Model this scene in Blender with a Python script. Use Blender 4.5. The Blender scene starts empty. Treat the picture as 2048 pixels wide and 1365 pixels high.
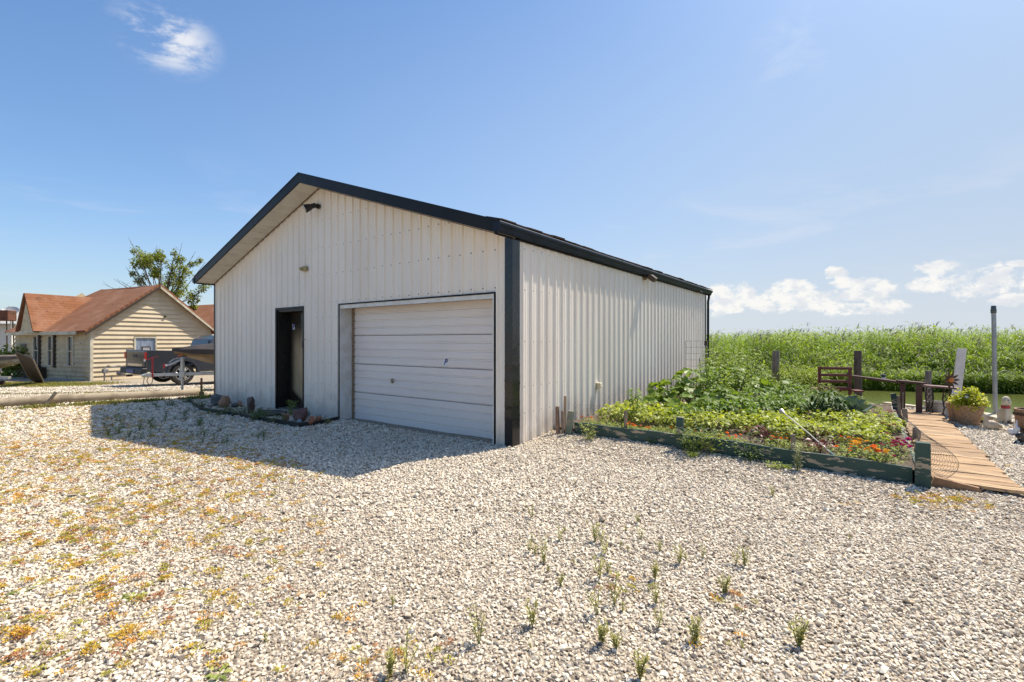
import bpy, bmesh, math, random
import numpy as np
from mathutils import Vector, Matrix
R = math.radians
random.seed(7); RNG = np.random.default_rng(7)
SC = bpy.context.scene; COL = SC.collection

# ---------------------------------------------------------------- camera, sky, sun, exposure
cam_d = bpy.data.cameras.new('camera'); cam = bpy.data.objects.new('camera', cam_d); COL.objects.link(cam)
cam_d.sensor_width = 36; cam_d.lens = 16.93; cam_d.clip_end = 2000; cam_d.clip_start = .05
cam.location = (0, 0, 1.5); cam.rotation_euler = (R(90), 0, 0); SC.camera = cam
F = 963.0
SUN_EL = 57.5; SUN_AZ = math.degrees(math.atan2(.830, .557))      # azimuth from +Y towards +X
world = bpy.data.worlds.new('World'); SC.world = world; world.use_nodes = True
def build_sky():
    nt = world.node_tree; N = nt.nodes; L = nt.links; N.clear()
    out = N.new('ShaderNodeOutputWorld'); bg = N.new('ShaderNodeBackground'); bg.inputs['Strength'].default_value = .15
    sky = N.new('ShaderNodeTexSky'); sky.sky_type = 'NISHITA'; sky.sun_disc = False
    sky.sun_elevation = R(SUN_EL); sky.sun_rotation = R(SUN_AZ); sky.altitude = 0
    sky.air_density = 1.0; sky.dust_density = .5; sky.ozone_density = 1.6
    tc = N.new('ShaderNodeTexCoord'); sep = N.new('ShaderNodeSeparateXYZ'); L.new(tc.outputs['Generated'], sep.inputs[0])
    def mth(op, a, b=None, c=None):
        n = N.new('ShaderNodeMath'); n.operation = op
        for i, v in enumerate((a, b, c)):
            if v is None: continue
            if isinstance(v, (int, float)): n.inputs[i].default_value = v
            else: L.new(v, n.inputs[i])
        return n.outputs[0]
    az = mth('MULTIPLY', mth('ARCTAN2', sep.outputs[0], sep.outputs[1]), 57.2958)
    el = mth('MULTIPLY', mth('ARCSINE', sep.outputs[2]), 57.2958)
    def ramp(x, a, b): # smooth 0..1
        n = N.new('ShaderNodeMapRange'); n.interpolation_type = 'SMOOTHSTEP'; L.new(x, n.inputs[0]); n.inputs[1].default_value = a; n.inputs[2].default_value = b
        return n.outputs[0]
    def noise(scale, detail, rough, sx=1, sy=1, off=0, dist=0):
        c = N.new('ShaderNodeCombineXYZ')
        L.new(mth('MULTIPLY', az, sx), c.inputs[0]); L.new(mth('MULTIPLY', el, sy), c.inputs[1]); c.inputs[2].default_value = off
        n = N.new('ShaderNodeTexNoise'); n.inputs['Scale'].default_value = scale; n.inputs['Detail'].default_value = detail
        n.inputs['Roughness'].default_value = rough; n.inputs['Distortion'].default_value = dist; L.new(c.outputs[0], n.inputs['Vector'])
        return n.outputs[0]
    def puff(a0, e0, wa, we):
        da = mth('DIVIDE', mth('SUBTRACT', az, a0), wa); de = mth('DIVIDE', mth('SUBTRACT', el, e0), we)
        return mth('SUBTRACT', 1.0, mth('SQRT', mth('ADD', mth('MULTIPLY', da, da), mth('MULTIPLY', de, de))))
    # fair weather cumulus low over the horizon: puffs with a flat base and a billowing top
    def px(x, y, wx, wy):
        a = math.degrees(math.atan((x-1024)/F)); h = math.hypot(1, (x-1024)/F); e = math.degrees(math.atan((682.5-y)/F/h))
        return a, e, wx/F*57.3/h/h, wy/F*57.3/h
    lst = [(1445,598,60,36),(1482,590,34,26),(1455,618,40,14),(1515,606,40,20),(1585,585,60,34),(1545,606,44,24),(1632,602,64,26),(1668,547,30,14),(1685,567,32,14),(1745,580,58,32),(1710,592,40,16),
           (1775,612,60,20),(1700,618,60,18),(1872,538,52,17),(1858,570,54,26),(1920,570,70,30),(1990,560,52,36),(1950,575,80,30),(2020,600,60,16),(2095,560,70,30),(2040,527,40,8),(2180,590,90,26)]
    m = None
    for i, p in enumerate(lst):
        q = puff(*px(*p)); m = q if m is None else mth('MAXIMUM', m, q)
    nz = noise(.55, 6, .62, 1, 1.5, 3.1)
    nz2 = noise(1.7, 5, .6, 1, 1.4, 9.1)
    body = mth('ADD', mth('MINIMUM', mth('MULTIPLY', m, 1.5), .62), mth('ADD', mth('MULTIPLY', mth('SUBTRACT', nz, .5), 2.3), mth('MULTIPLY', mth('SUBTRACT', nz2, .5), 1.3)))
    cum = mth('MULTIPLY', ramp(body, .10, .72), .90)
    shade = ramp(noise(.5, 3, .5, 1, 1.6, 20), .45, .62)
    # high wisps
    w1 = ramp(puff(*px(335, 78, 135, 72)), 0, .8); n1 = noise(.16, 9, .66, .8, 1.9, 8.3, .35)
    w2 = ramp(puff(*px(1585, 110, 130, 110)), 0, .9); n2 = noise(.14, 8, .62, .8, 1.6, 2.2, .3)
    wis = mth('MAXIMUM', mth('MULTIPLY', w1, mth('MULTIPLY', ramp(n1, .40, .60), 1.1)), mth('MULTIPLY', w2, mth('MULTIPLY', ramp(n2, .40, .78), .42)))
    band = mth('MULTIPLY', ramp(el, 1, 5), mth('SUBTRACT', 1.0, ramp(el, 9, 20)))
    n3 = noise(.09, 6, .6, .55, 2.4, 5.5, .5)
    wis = mth('MAXIMUM', wis, mth('MULTIPLY', mth('MULTIPLY', band, ramp(n3, .50, .74)), .45))
    # summer haze whitening the lowest few degrees, more under the sun
    rgb = N.new('ShaderNodeHueSaturation'); L.new(sky.outputs[0], rgb.inputs['Color']); rgb.inputs['Saturation'].default_value = SKY_SAT; rgb.inputs['Value'].default_value = SKY_VAL
    tint = N.new('ShaderNodeMix'); tint.data_type = 'RGBA'; tint.blend_type = 'MULTIPLY'; tint.inputs[0].default_value = 1
    L.new(rgb.outputs[0], tint.inputs[6]); tint.inputs[7].default_value = SKY_TINT
    hz = N.new('ShaderNodeMix'); hz.data_type = 'RGBA'
    saz = mth('ADD', mth('MULTIPLY', mth('COSINE', mth('MULTIPLY', mth('SUBTRACT', az, SUN_AZ), 1/57.2958)), .5), .5)
    wide = mth('MULTIPLY', mth('SUBTRACT', 1.0, ramp(el, 12, 55)), mth('ADD', mth('MULTIPLY', mth('POWER', saz, 2.5), .85), .10))
    hz0 = N.new('ShaderNodeMix'); hz0.data_type = 'RGBA'; L.new(wide, hz0.inputs[0]); L.new(tint.outputs[2], hz0.inputs[6]); hz0.inputs[7].default_value = HAZE_BLUE
    low = mth('MULTIPLY', mth('POWER', mth('SUBTRACT', 1.0, ramp(el, -4, 20)), 1.6), mth('ADD', mth('MULTIPLY', saz, .45), .55))
    L.new(low, hz.inputs[0]); L.new(hz0.outputs[2], hz.inputs[6]); hcol = N.new('ShaderNodeMix'); hcol.data_type = 'RGBA'; L.new(saz, hcol.inputs[0]); hcol.inputs[6].default_value = (2.2, 2.65, 3.15, 1); hcol.inputs[7].default_value = HAZE_COL; L.new(hcol.outputs[2], hz.inputs[7])
    c1 = N.new('ShaderNodeMix'); c1.data_type = 'RGBA'; L.new(wis, c1.inputs[0]); L.new(hz.outputs[2], c1.inputs[6]); c1.inputs[7].default_value = WISP_COL
    cc = N.new('ShaderNodeMix'); cc.data_type = 'RGBA'; L.new(shade, cc.inputs[0]); cc.inputs[6].default_value = CLOUD_LIT; cc.inputs[7].default_value = CLOUD_SH
    c2 = N.new('ShaderNodeMix'); c2.data_type = 'RGBA'; L.new(cum, c2.inputs[0]); L.new(c1.outputs[2], c2.inputs[6]); L.new(cc.outputs[2], c2.inputs[7])
    # extra glow round the sun, out of frame, added to lift the shade
    dt = N.new('ShaderNodeVectorMath'); dt.operation = 'DOT_PRODUCT'; nv = N.new('ShaderNodeVectorMath'); nv.operation = 'NORMALIZE'; L.new(tc.outputs['Generated'], nv.inputs[0]); L.new(nv.outputs[0], dt.inputs[0])
    dt.inputs[1].default_value = (math.sin(R(SUN_AZ))*math.cos(R(SUN_EL)), math.cos(R(SUN_AZ))*math.cos(R(SUN_EL)), math.sin(R(SUN_EL)))
    au = mth('POWER', mth('MAXIMUM', dt.outputs['Value'], 0.0), 22.0); aus = N.new('ShaderNodeVectorMath'); aus.operation = 'SCALE'; aus.inputs[0].default_value = (9.5, 9.2, 8.6); L.new(au, aus.inputs['Scale'])
    ad = N.new('ShaderNodeVectorMath'); ad.operation = 'ADD'; L.new(c2.outputs[2], ad.inputs[0]); L.new(aus.outputs[0], ad.inputs[1])
    L.new(ad.outputs[0], bg.inputs['Color']); L.new(bg.outputs[0], out.inputs[0])
SKY_SAT = 1.2; SKY_VAL = 1.0; SKY_TINT = (.66, .755, .83, 1)
HAZE_BLUE = (2.4, 3.0, 3.85, 1); HAZE_COL = (3.3, 3.5, 3.7, 1); WISP_COL = (3.8, 3.95, 4.3, 1); CLOUD_LIT = (4.7, 4.6, 4.4, 1); CLOUD_SH = (3.8, 3.9, 4.05, 1)
build_sky()
sun_d = bpy.data.lights.new('sun', 'SUN'); sun = bpy.data.objects.new('sun', sun_d); COL.objects.link(sun)
sun_d.energy = 5; sun_d.angle = R(.53); sun_d.color = (1, .925, .79)
_sv = Vector((math.sin(R(SUN_AZ))*math.cos(R(SUN_EL)), math.cos(R(SUN_AZ))*math.cos(R(SUN_EL)), math.sin(R(SUN_EL))))
sun.rotation_euler = _sv.to_track_quat('Z', 'Y').to_euler(); sun.location = _sv*60
SC.view_settings.view_transform = 'Standard'; SC.view_settings.look = 'None'; SC.view_settings.gamma = 1; SC.view_settings.exposure = .50
SC.view_settings.use_curve_mapping = False
SC.render.engine = 'CYCLES'; SC.cycles.max_bounces = 6; SC.cycles.diffuse_bounces = 3; SC.cycles.transparent_max_bounces = 6
SC.cycles.use_denoising = True

# ---------------------------------------------------------------- geometry of the place
C0 = Vector((0.0, 6.8, 0)); EX = Vector((.8066, -.5911, 0)); EY = Vector((.5911, .8066, 0)); GROT = math.atan2(-.5911, .8066)
def G(x, y, z=0): return C0 + EX*x + EY*y + Vector((0, 0, z))           # garage frame -> world
def toG(x, y): d = Vector((x, y, 0)) - C0; return d.dot(EX), d.dot(EY)
def ss(x, a, b):
    t = np.clip((np.asarray(x, float)-a)/(b-a), 0, 1); return t*t*(3-2*t)
def lump(x, y):
    return .012*np.sin(x*1.7+y*.6)*np.sin(y*1.3-x*.4+1) + .008*np.sin(x*3.9+1.3)*np.sin(y*3.1+.5)
def gz(x, y):
    x = np.asarray(x, float); y = np.asarray(y, float)
    lx = x*.8066 + (y-6.8)*-.5911; ly = x*.5911 + (y-6.8)*.8066
    m = .13*ss(ly, .1, 1.7)*(1-ss(lx, 1.4, 4.6))*ss(lx, -1, -.05)
    left = -.25*ss(y, 12.5, 21)*(1-ss(x, -8, -5))
    near = 1-ss(np.hypot(x, y), 9, 14)
    return m + left + lump(x, y)*near*(1-ss(ly, .3, 1)*ss(lx, -.5, 0))
def gp(px, py, z=None):                                                   # pixel of the photograph -> point on the ground (or on the level z)
    zz = 0 if z is None else z
    for _ in range(12):
        Y = (1.5-zz)*F/(py-682.5); X = (px-1024)/F*Y
        if z is not None: break
        zz = float(gz(X, Y))
    return Vector((X, Y, zz))
def hz(Y, py): return 1.5-(py-682.5)*Y/F
def on_front(px, py, w=0):                                                # pixel -> (x, z) on the plane y=w of the garage frame
    d = Vector(((px-1024)/F, 1, (682.5-py)/F)); lam = (w + C0.dot(EY))/d.dot(EY); p = d*lam
    return (p-C0).dot(EX), p.z+1.5
def on_side(px, py, w=0):
    d = Vector(((px-1024)/F, 1, (682.5-py)/F)); lam = (w + C0.dot(EX))/d.dot(EX); p = d*lam
    return (p-C0).dot(EY), p.z+1.5

# ---------------------------------------------------------------- materials
def mix(nt, f, a, b, mode='MIX'):
    n = nt.nodes.new('ShaderNodeMix'); n.data_type = 'RGBA'; n.blend_type = mode
    for s, v in ((0, f), (6, a), (7, b)):
        if isinstance(v, (int, float)): n.inputs[s].default_value = v
        elif isinstance(v, (tuple, list)): n.inputs[s].default_value = (*v[:3], 1)
        else: nt.links.new(v, n.inputs[s])
    return n.outputs[2]
def nz(nt, scale, detail=4, rough=.6, stretch=(1, 1, 1), coord='Object', dist=0, kind='noise'):
    tc = nt.nodes.new('ShaderNodeTexCoord'); mp = nt.nodes.new('ShaderNodeMapping'); mp.inputs['Scale'].default_value = stretch
    nt.links.new(tc.outputs[coord], mp.inputs[0])
    if kind == 'voronoi':
        n = nt.nodes.new('ShaderNodeTexVoronoi'); n.inputs['Scale'].default_value = scale; nt.links.new(mp.outputs[0], n.inputs['Vector']); return n
    n = nt.nodes.new('ShaderNodeTexNoise'); n.inputs['Scale'].default_value = scale; n.inputs['Detail'].default_value = detail
    n.inputs['Roughness'].default_value = rough; n.inputs['Distortion'].default_value = dist; nt.links.new(mp.outputs[0], n.inputs['Vector'])
    return n.outputs[0]
def rmp(nt, x, a, b, lo=0, hi=1):
    n = nt.nodes.new('ShaderNodeMapRange'); n.interpolation_type = 'SMOOTHSTEP'; nt.links.new(x, n.inputs[0])
    for i, v in zip((1, 2, 3, 4), (a, b, lo, hi)): n.inputs[i].default_value = v
    return n.outputs[0]
def bumpn(nt, h, strength, dist=.01, prev=None):
    b = nt.nodes.new('ShaderNodeBump'); b.inputs['Strength'].default_value = strength; b.inputs['Distance'].default_value = dist
    nt.links.new(h, b.inputs['Height'])
    if prev is not None: nt.links.new(prev, b.inputs['Normal'])
    return b.outputs[0]
def newmat(name):
    m = bpy.data.materials.new(name); m.use_nodes = True; return m, m.node_tree, m.node_tree.nodes['Principled BSDF']
def M(name, col, col2=None, rough=.7, metal=0, scale=6, detail=4, stretch=(1, 1, 1), a=.4, b=.65, bump=0, bscale=None, bdist=.01, spots=None, sscale=20, sa=.62, sb=.68, sstretch=(1, 1, 1), rand=0, spec=.5, leafvar=0, trans=0):
    m, nt, bs = newmat(name); bs.inputs['Roughness'].default_value = rough; bs.inputs['Metallic'].default_value = metal
    bs.inputs['Specular IOR Level'].default_value = spec
    c = None
    if col2 is not None: c = mix(nt, rmp(nt, nz(nt, scale, detail, .6, stretch), a, b), col, col2)
    if spots is not None: c = mix(nt, rmp(nt, nz(nt, sscale, 5, .65, sstretch), sa, sb), c if c is not None else col, spots)
    if leafvar:
        at = nt.nodes.new('ShaderNodeAttribute'); at.attribute_name = 'v'
        hs = nt.nodes.new('ShaderNodeHueSaturation'); nt.links.new(rmp2(nt, at.outputs['Fac'], 1-leafvar, 1+leafvar*1.3), hs.inputs['Value'])
        nt.links.new(rmp2(nt, at.outputs['Fac'], .5+.03*leafvar, .5-.045*leafvar), hs.inputs['Hue'])
        if c is not None: nt.links.new(c, hs.inputs['Color'])
        else: hs.inputs['Color'].default_value = (*col, 1)
        c = hs.outputs[0]
    if rand:
        oi = nt.nodes.new('ShaderNodeObjectInfo'); hs = nt.nodes.new('ShaderNodeHueSaturation'); nt.links.new(rmp2(nt, oi.outputs['Random'], 1-rand, 1+rand), hs.inputs['Value'])
        if c is not None: nt.links.new(c, hs.inputs['Color'])
        else: hs.inputs['Color'].default_value = (*col, 1)
        c = hs.outputs[0]
    if c is None: bs.inputs['Base Color'].default_value = (*col, 1)
    else: nt.links.new(c, bs.inputs['Base Color'])
    if bump: nt.links.new(bumpn(nt, nz(nt, bscale or scale*4, 5, .65, stretch), bump, bdist), bs.inputs['Normal'])
    if trans:
        tr = nt.nodes.new('ShaderNodeBsdfTranslucent'); ms = nt.nodes.new('ShaderNodeMixShader'); ms.inputs[0].default_value = trans
        tcol = mix(nt, 1.0, c if c is not None else col, (1.25, 1.25, .55), 'MULTIPLY'); nt.links.new(tcol, tr.inputs[0])
        nt.links.new(bs.outputs[0], ms.inputs[1]); nt.links.new(tr.outputs[0], ms.inputs[2])
        nt.links.new(ms.outputs[0], nt.nodes['Material Output'].inputs[0])
    return m
def rmp2(nt, x, lo, hi):
    n = nt.nodes.new('ShaderNodeMapRange'); nt.links.new(x, n.inputs[0]); n.inputs[3].default_value = lo; n.inputs[4].default_value = hi; return n.outputs[0]

# ---------------------------------------------------------------- mesh helpers
class MB:
    def __init__(s): s.v = []; s.f = []
    def add(s, vs, fs, T=None):
        o = len(s.v); s.v += [tuple(T @ Vector(p)) if T is not None else tuple(p) for p in vs]; s.f += [tuple(i+o for i in f) for f in fs]; return s
    def box(s, c, d, rot=None, T=None):
        x, y, z = [k/2 for k in d]; vs = [Vector((a*x, b*y, e*z)) for e in (-1, 1) for b in (-1, 1) for a in (-1, 1)]
        if rot is not None: vs = [rot @ p for p in vs]
        vs = [p+Vector(c) for p in vs]
        return s.add(vs, [(0, 2, 3, 1), (4, 5, 7, 6), (0, 1, 5, 4), (2, 6, 7, 3), (0, 4, 6, 2), (1, 3, 7, 5)], T)
    def bb(s, x0, x1, y0, y1, z0, z1, T=None): return s.box(((x0+x1)/2, (y0+y1)/2, (z0+z1)/2), (abs(x1-x0), abs(y1-y0), abs(z1-z0)), None, T)
    def tube(s, pts, r, n=8, caps=True, T=None):
        pts = [Vector(p) for p in pts]; rs = r if isinstance(r, (list, tuple)) else [r]*len(pts); vs = []; fs = []; up = None
        for i, p in enumerate(pts):
            d = (pts[min(i+1, len(pts)-1)]-pts[max(i-1, 0)]).normalized()
            if up is None: up = d.orthogonal().normalized()
            up = (up - d*up.dot(d)); up = up.normalized() if up.length > 1e-5 else d.orthogonal().normalized()
            w = d.cross(up)
            vs += [p + (up*math.cos(6.28318*k/n) + w*math.sin(6.28318*k/n))*rs[i] for k in range(n)]
        for i in range(len(pts)-1):
            for k in range(n): fs.append((i*n+k, i*n+(k+1) % n, (i+1)*n+(k+1) % n, (i+1)*n+k))
        if caps: fs.append(tuple(range(n))[::-1]); fs.append(tuple(range((len(pts)-1)*n, len(pts)*n)))
        return s.add(vs, fs, T)
    def lathe(s, prof, c=(0, 0, 0), n=24, T=None, sy=1):
        vs = []; fs = []; m = len(prof)
        for k in range(n):
            a = 6.283185*k/n
            for (r, z) in prof: vs.append((c[0]+r*math.cos(a), c[1]+r*math.sin(a)*sy, c[2]+z))
        for k in range(n):
            k2 = (k+1) % n
            for j in range(m-1): fs.append((k*m+j, k2*m+j, k2*m+j+1, k*m+j+1))
        return s.add(vs, fs, T)
    def prism(s, poly, a0, a1, axis='y', T=None):
        n = len(poly)
        def P(p, a): return {'y': (p[0], a, p[1]), 'x': (a, p[0], p[1]), 'z': (p[0], p[1], a)}[axis]
        vs = [P(p, a0) for p in poly] + [P(p, a1) for p in poly]
        fs = [tuple(range(n)), tuple(range(n, 2*n))[::-1]] + [(i, i+n, (i+1) % n+n, (i+1) % n) for i in range(n)]
        return s.add(vs, fs, T)
    def quad(s, a, b, c, d): return s.add([a, b, c, d], [(0, 1, 2, 3)])
    def build(s, name, mat, parent=None, smooth=False, bevel=0, fix=False, seg=1):
        me = bpy.data.meshes.new(name); me.from_pydata([tuple(p) for p in s.v], [], s.f)
        if fix:
            bm = bmesh.new(); bm.from_mesh(me); bmesh.ops.recalc_face_normals(bm, faces=bm.faces); bm.to_mesh(me); bm.free()
        return link(name, me, mat, parent, smooth, bevel, seg)
def link(name, me, mat, parent=None, smooth=False, bevel=0, seg=1):
    o = bpy.data.objects.new(name, me); COL.objects.link(o)
    if mat is not None and not me.materials: me.materials.append(mat)
    if smooth:
        me.polygons.foreach_set('use_smooth', [True]*len(me.polygons))
        if smooth == 'auto':
            try: me.set_sharp_from_angle(angle=R(35))
            except Exception: pass
    if bevel:
        b = o.modifiers.new('bevel', 'BEVEL'); b.width = bevel; b.segments = seg; b.limit_method = 'ANGLE'
    if parent is not None: o.parent = parent
    return o
def tag(o, label=None, cat=None, group=None, kind=None):
    if label: o['label'] = label
    if cat: o['category'] = cat
    if group: o['group'] = group
    if kind: o['kind'] = kind
    return o
def thing(name, label, cat, loc=(0, 0, 0), rz=0, group=None):
    o = bpy.data.objects.new(name, None); COL.objects.link(o); o.location = loc; o.rotation_euler = (0, 0, rz); o.empty_display_size = .1
    return tag(o, label, cat, group)
def part(me_obj, name, parent, loc=(0, 0, 0), rot=(0, 0, 0), scale=(1, 1, 1)):
    o = bpy.data.objects.new(name, me_obj.data); COL.objects.link(o); o.location = loc; o.rotation_euler = rot; o.scale = scale; o.parent = parent; return o
def dup(root, loc, rz=0, sc=1, label=None, group=None):
    r = root.copy(); COL.objects.link(r); r.location = loc; r.rotation_euler = (0, 0, rz); r.scale = (sc, sc, sc) if not isinstance(sc, tuple) else sc
    if label: r['label'] = label
    if group: r['group'] = group
    for ch in list(root.children):
        c = ch.copy(); COL.objects.link(c); c.parent = r
        for g in ch.children: d = g.copy(); COL.objects.link(d); d.parent = c
    return r
def np_mesh(name, V, Q, mat, attr=None, smooth=False):
    """V (n,3), Q (m,k) with k = 3 or 4"""
    me = bpy.data.meshes.new(name); V = np.asarray(V, np.float32); Q = np.asarray(Q, np.int32); m, k = Q.shape
    me.vertices.add(len(V)); me.vertices.foreach_set('co', V.ravel()); me.loops.add(m*k); me.loops.foreach_set('vertex_index', Q.ravel())
    me.polygons.add(m); me.polygons.foreach_set('loop_start', np.arange(0, m*k, k, dtype=np.int32)); me.update(calc_edges=True)
    if attr is not None:
        a = me.attributes.new('v', 'FLOAT', 'FACE'); a.data.foreach_set('value', np.asarray(attr, np.float32))
    if smooth: me.polygons.foreach_set('use_smooth', np.ones(m, bool))
    me.materials.append(mat); return me
def leaf_arrays(P, D, L, W, droop=.15, fold=.18, roll=None, rng=RNG, wide=.45):
    """P base points, D directions (n,3); returns verts (n*5,3) and triangles"""
    n = len(P); D = D/np.maximum(np.linalg.norm(D, axis=1, keepdims=True), 1e-6)
    up = np.tile([0., 0, 1], (n, 1)) + rng.normal(0, .25, (n, 3)); S = np.cross(D, up); S /= np.maximum(np.linalg.norm(S, axis=1, keepdims=True), 1e-6)
    Nn = np.cross(S, D); L = np.broadcast_to(L, n)[:, None]; W = np.broadcast_to(W, n)[:, None]
    v0 = P; v4 = P + D*L - np.array([0, 0, 1.])*L*droop; v2 = P + D*L*wide
    v1 = v2 - S*W/2 + Nn*W*fold; v3 = v2 + S*W/2 + Nn*W*fold
    V = np.stack([v0, v1, v2, v3, v4], 1).reshape(-1, 3)
    T = np.array([[0, 2, 1], [0, 3, 2], [1, 2, 4], [2, 3, 4]])[None] + (np.arange(n)*5)[:, None, None]
    return V, T.reshape(-1, 3)
def join_np(parts):
    Vs = []; Fs = []; A = []; o = 0
    for V, T, a in parts: Vs.append(V); Fs.append(T+o); A.append(a); o += len(V)
    return np.concatenate(Vs), np.concatenate(Fs), np.concatenate(A)
def hull_rock(seed, d=(1, 1, 1), n=16, rnd=.25):
    rg = np.random.default_rng(seed); bm = bmesh.new()
    for _ in range(n):
        p = rg.normal(0, 1, 3); p /= np.linalg.norm(p); p *= 1-rnd*rg.random(); bm.verts.new((p[0]*d[0]/2, p[1]*d[1]/2, p[2]*d[2]/2))
    r = bmesh.ops.convex_hull(bm, input=bm.verts); bmesh.ops.delete(bm, geom=[g for g in r['geom_interior'] if isinstance(g, bmesh.types.BMVert)], context='VERTS')
    me = bpy.data.meshes.new('stone'); bm.to_mesh(me); bm.free(); return me
# ================================================================ ground, gravel, water
def mat_ground():
    m, nt, bs = newmat('gravel ground')
    v = nz(nt, 42, kind='voronoi', coord='Object'); v2 = nz(nt, 21, kind='voronoi', coord='Object')
    hs = nt.nodes.new('ShaderNodeSeparateColor'); nt.links.new(v.outputs['Color'], hs.inputs[0])
    base = mix(nt, hs.outputs[0], (.34, .28, .21), (.62, .53, .41))
    base = mix(nt, rmp(nt, v.outputs['Distance'], .35, .75), base, (.20, .155, .11))
    big = nz(nt, .35, 5, .6); base = mix(nt, rmp(nt, big, .35, .7, 0, .35), base, (.34, .30, .24))
    # grassy strips and dry turf beyond the log and by the house
    at = nt.nodes.new('ShaderNodeAttribute'); at.attribute_name = 'turf'
    gm = nz(nt, 1.3, 6, .7); sc = nt.nodes.new('ShaderNodeMath'); sc.operation = 'ADD'; nt.links.new(at.outputs['Fac'], sc.inputs[0]); nt.links.new(gm, sc.inputs[1])
    turf = mix(nt, rmp(nt, nz(nt, 9, 5, .7), .35, .65), (.34, .22, .08), (.22, .20, .05))
    base = mix(nt, rmp(nt, sc.outputs[0], .98, 1.12), base, turf)
    at2 = nt.nodes.new('ShaderNodeAttribute'); at2.attribute_name = 'soil'
    soil = mix(nt, rmp(nt, nz(nt, 30, 5, .7), .35, .65), (.07, .045, .028), (.15, .10, .065))
    base = mix(nt, at2.outputs['Fac'], base, soil)
    nt.links.new(base, bs.inputs['Base Color']); bs.inputs['Roughness'].default_value = .95; bs.inputs['Specular IOR Level'].default_value = .2
    inv = nt.nodes.new('ShaderNodeMath'); inv.operation = 'SUBTRACT'; inv.inputs[0].default_value = 1; nt.links.new(v.outputs['Distance'], inv.inputs[1])
    b1 = bumpn(nt, inv.outputs[0], .9, .02); nt.links.new(bumpn(nt, nz(nt, 9, 5, .6), .5, .03, b1), bs.inputs['Normal'])
    return m
SHORE = [(-8, 60), (-7, 34), (0, 18.3), (3, 15.6), (8.37, 11.75), (9.7, 9.95), (11.5, 8.9), (20, 4.2), (60, -14)]
def shore(x): return np.interp(x, [-60]+[p[0] for p in SHORE], [160]+[p[1] for p in SHORE])
def turf_at(x, y):
    # dry green strip in front of the house and boat, plus the strips between the wheel tracks of the driveway
    t = np.zeros_like(x)
    t = np.maximum(t, .60*np.exp(-((y-(18.6+.0*x))/1.5)**2)*(1-ss(x, -16.6, -15.2)))
    for c, w, a in ((14.2, .30, .42), (12.5, .22, .50), (16.0, .25, .22)):
        yc = c + (x+12)*.28
        t = np.maximum(t, a*np.exp(-((y-yc)/w)**2)*(1-ss(x, -9.3, -7.5)))
    t = np.maximum(t, .8*ss(y, 25, 30)*(1-ss(x, -9, -7)))
    t = np.maximum(t, .8*ss(y, 40, 45))
    return t
def build_ground():
    xs = np.unique(np.concatenate([np.linspace(-150, -16, 40), np.linspace(-16, 12, 150), np.linspace(12, 60, 40)]))
    k = np.linspace(0, 1, 230); X = []; Yv = []
    V = []
    for x in xs:
        s = shore(x); top = s if x >= -8 else s
        y = -12 + (min(top, 24)+12)*np.clip(k/.8, 0, 1) + (top-min(top, 24))*np.clip((k-.8)/.2, 0, 1)**2
        V.append(np.stack([np.full_like(y, x), y], 1))
    V = np.array(V); nx, ny, _ = V.shape; x = V[..., 0]; y = V[..., 1]; z = gz(x, y); lx = x*.8066+(y-6.8)*-.5911; ly = x*.5911+(y-6.8)*.8066
    P = np.stack([x, y, z], -1).reshape(-1, 3)
    I = np.arange(nx*ny).reshape(nx, ny); Q = np.stack([I[:-1, :-1], I[1:, :-1], I[1:, 1:], I[:-1, 1:]], -1).reshape(-1, 4)
    # the drop at the bank
    edge = I[:, -1]; low = P[edge].copy(); low[:, 2] = -1.2; o = len(P); P = np.concatenate([P, low])
    Q = np.concatenate([Q, np.stack([edge[:-1], edge[1:], o+np.arange(1, nx), o+np.arange(nx-1)], -1)])
    me = np_mesh('ground', P, Q, mat_ground())
    T = turf_at(P[:, 0], P[:, 1]); a = me.attributes.new('turf', 'FLOAT', 'POINT'); a.data.foreach_set('value', T.astype(np.float32))
    lx = P[:, 0]*.8066+(P[:, 1]-6.8)*-.5911; ly = P[:, 0]*.5911+(P[:, 1]-6.8)*.8066
    S = ss(ly, 1.05, 1.15)*ss(lx, .02, .1)*(1-ss(lx, 4.4, 4.5))*(1-ss(ly, 7.4, 7.7)); a = me.attributes.new('soil', 'FLOAT', 'POINT'); a.data.foreach_set('value', S.astype(np.float32))
    tag(link('ground', me, None, smooth=True), kind='structure')
build_ground()
# far marsh ground beyond the canal
FAR = lambda x: 19.4 - (x-14.2)*.30
def build_marsh_ground():
    mb = MB(); xs = np.linspace(-9, 90, 60)
    for i in range(len(xs)-1):
        a, b = xs[i], xs[i+1]; ya, yb = float(FAR(a)), float(FAR(b))
        ya += .25*math.sin(a*1.7); yb += .25*math.sin(b*1.7)
        mb.quad((a, ya-.3, -.75), (b, yb-.3, -.75), (b, yb+.5, -.15), (a, ya+.5, -.15))
        mb.quad((a, ya+.5, -.15), (b, yb+.5, -.15), (b*4, 400, -.15), (a*4, 400, -.15))
    m = M('marsh soil', (.05, .05, .02), (.10, .09, .035), rough=.95, scale=2)
    tag(mb.build('marsh_ground', m), kind='structure')
build_marsh_ground()
def build_water():
    m, nt, bs = newmat('canal water'); bs.inputs['Base Color'].default_value = (.095, .11, .025, 1); bs.inputs['Roughness'].default_value = .16; bs.inputs['IOR'].default_value = 1.33
    b = bumpn(nt, nz(nt, 5, 4, .6, (1, 2.6, 1)), .25, .03); nt.links.new(b, bs.inputs['Normal'])
    mb = MB(); mb.quad((-30, -30, -.45), (120, -30, -.45), (120, 70, -.45), (-30, 70, -.45))
    tag(mb.build('canal_water', m), kind='structure')
build_water()

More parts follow.
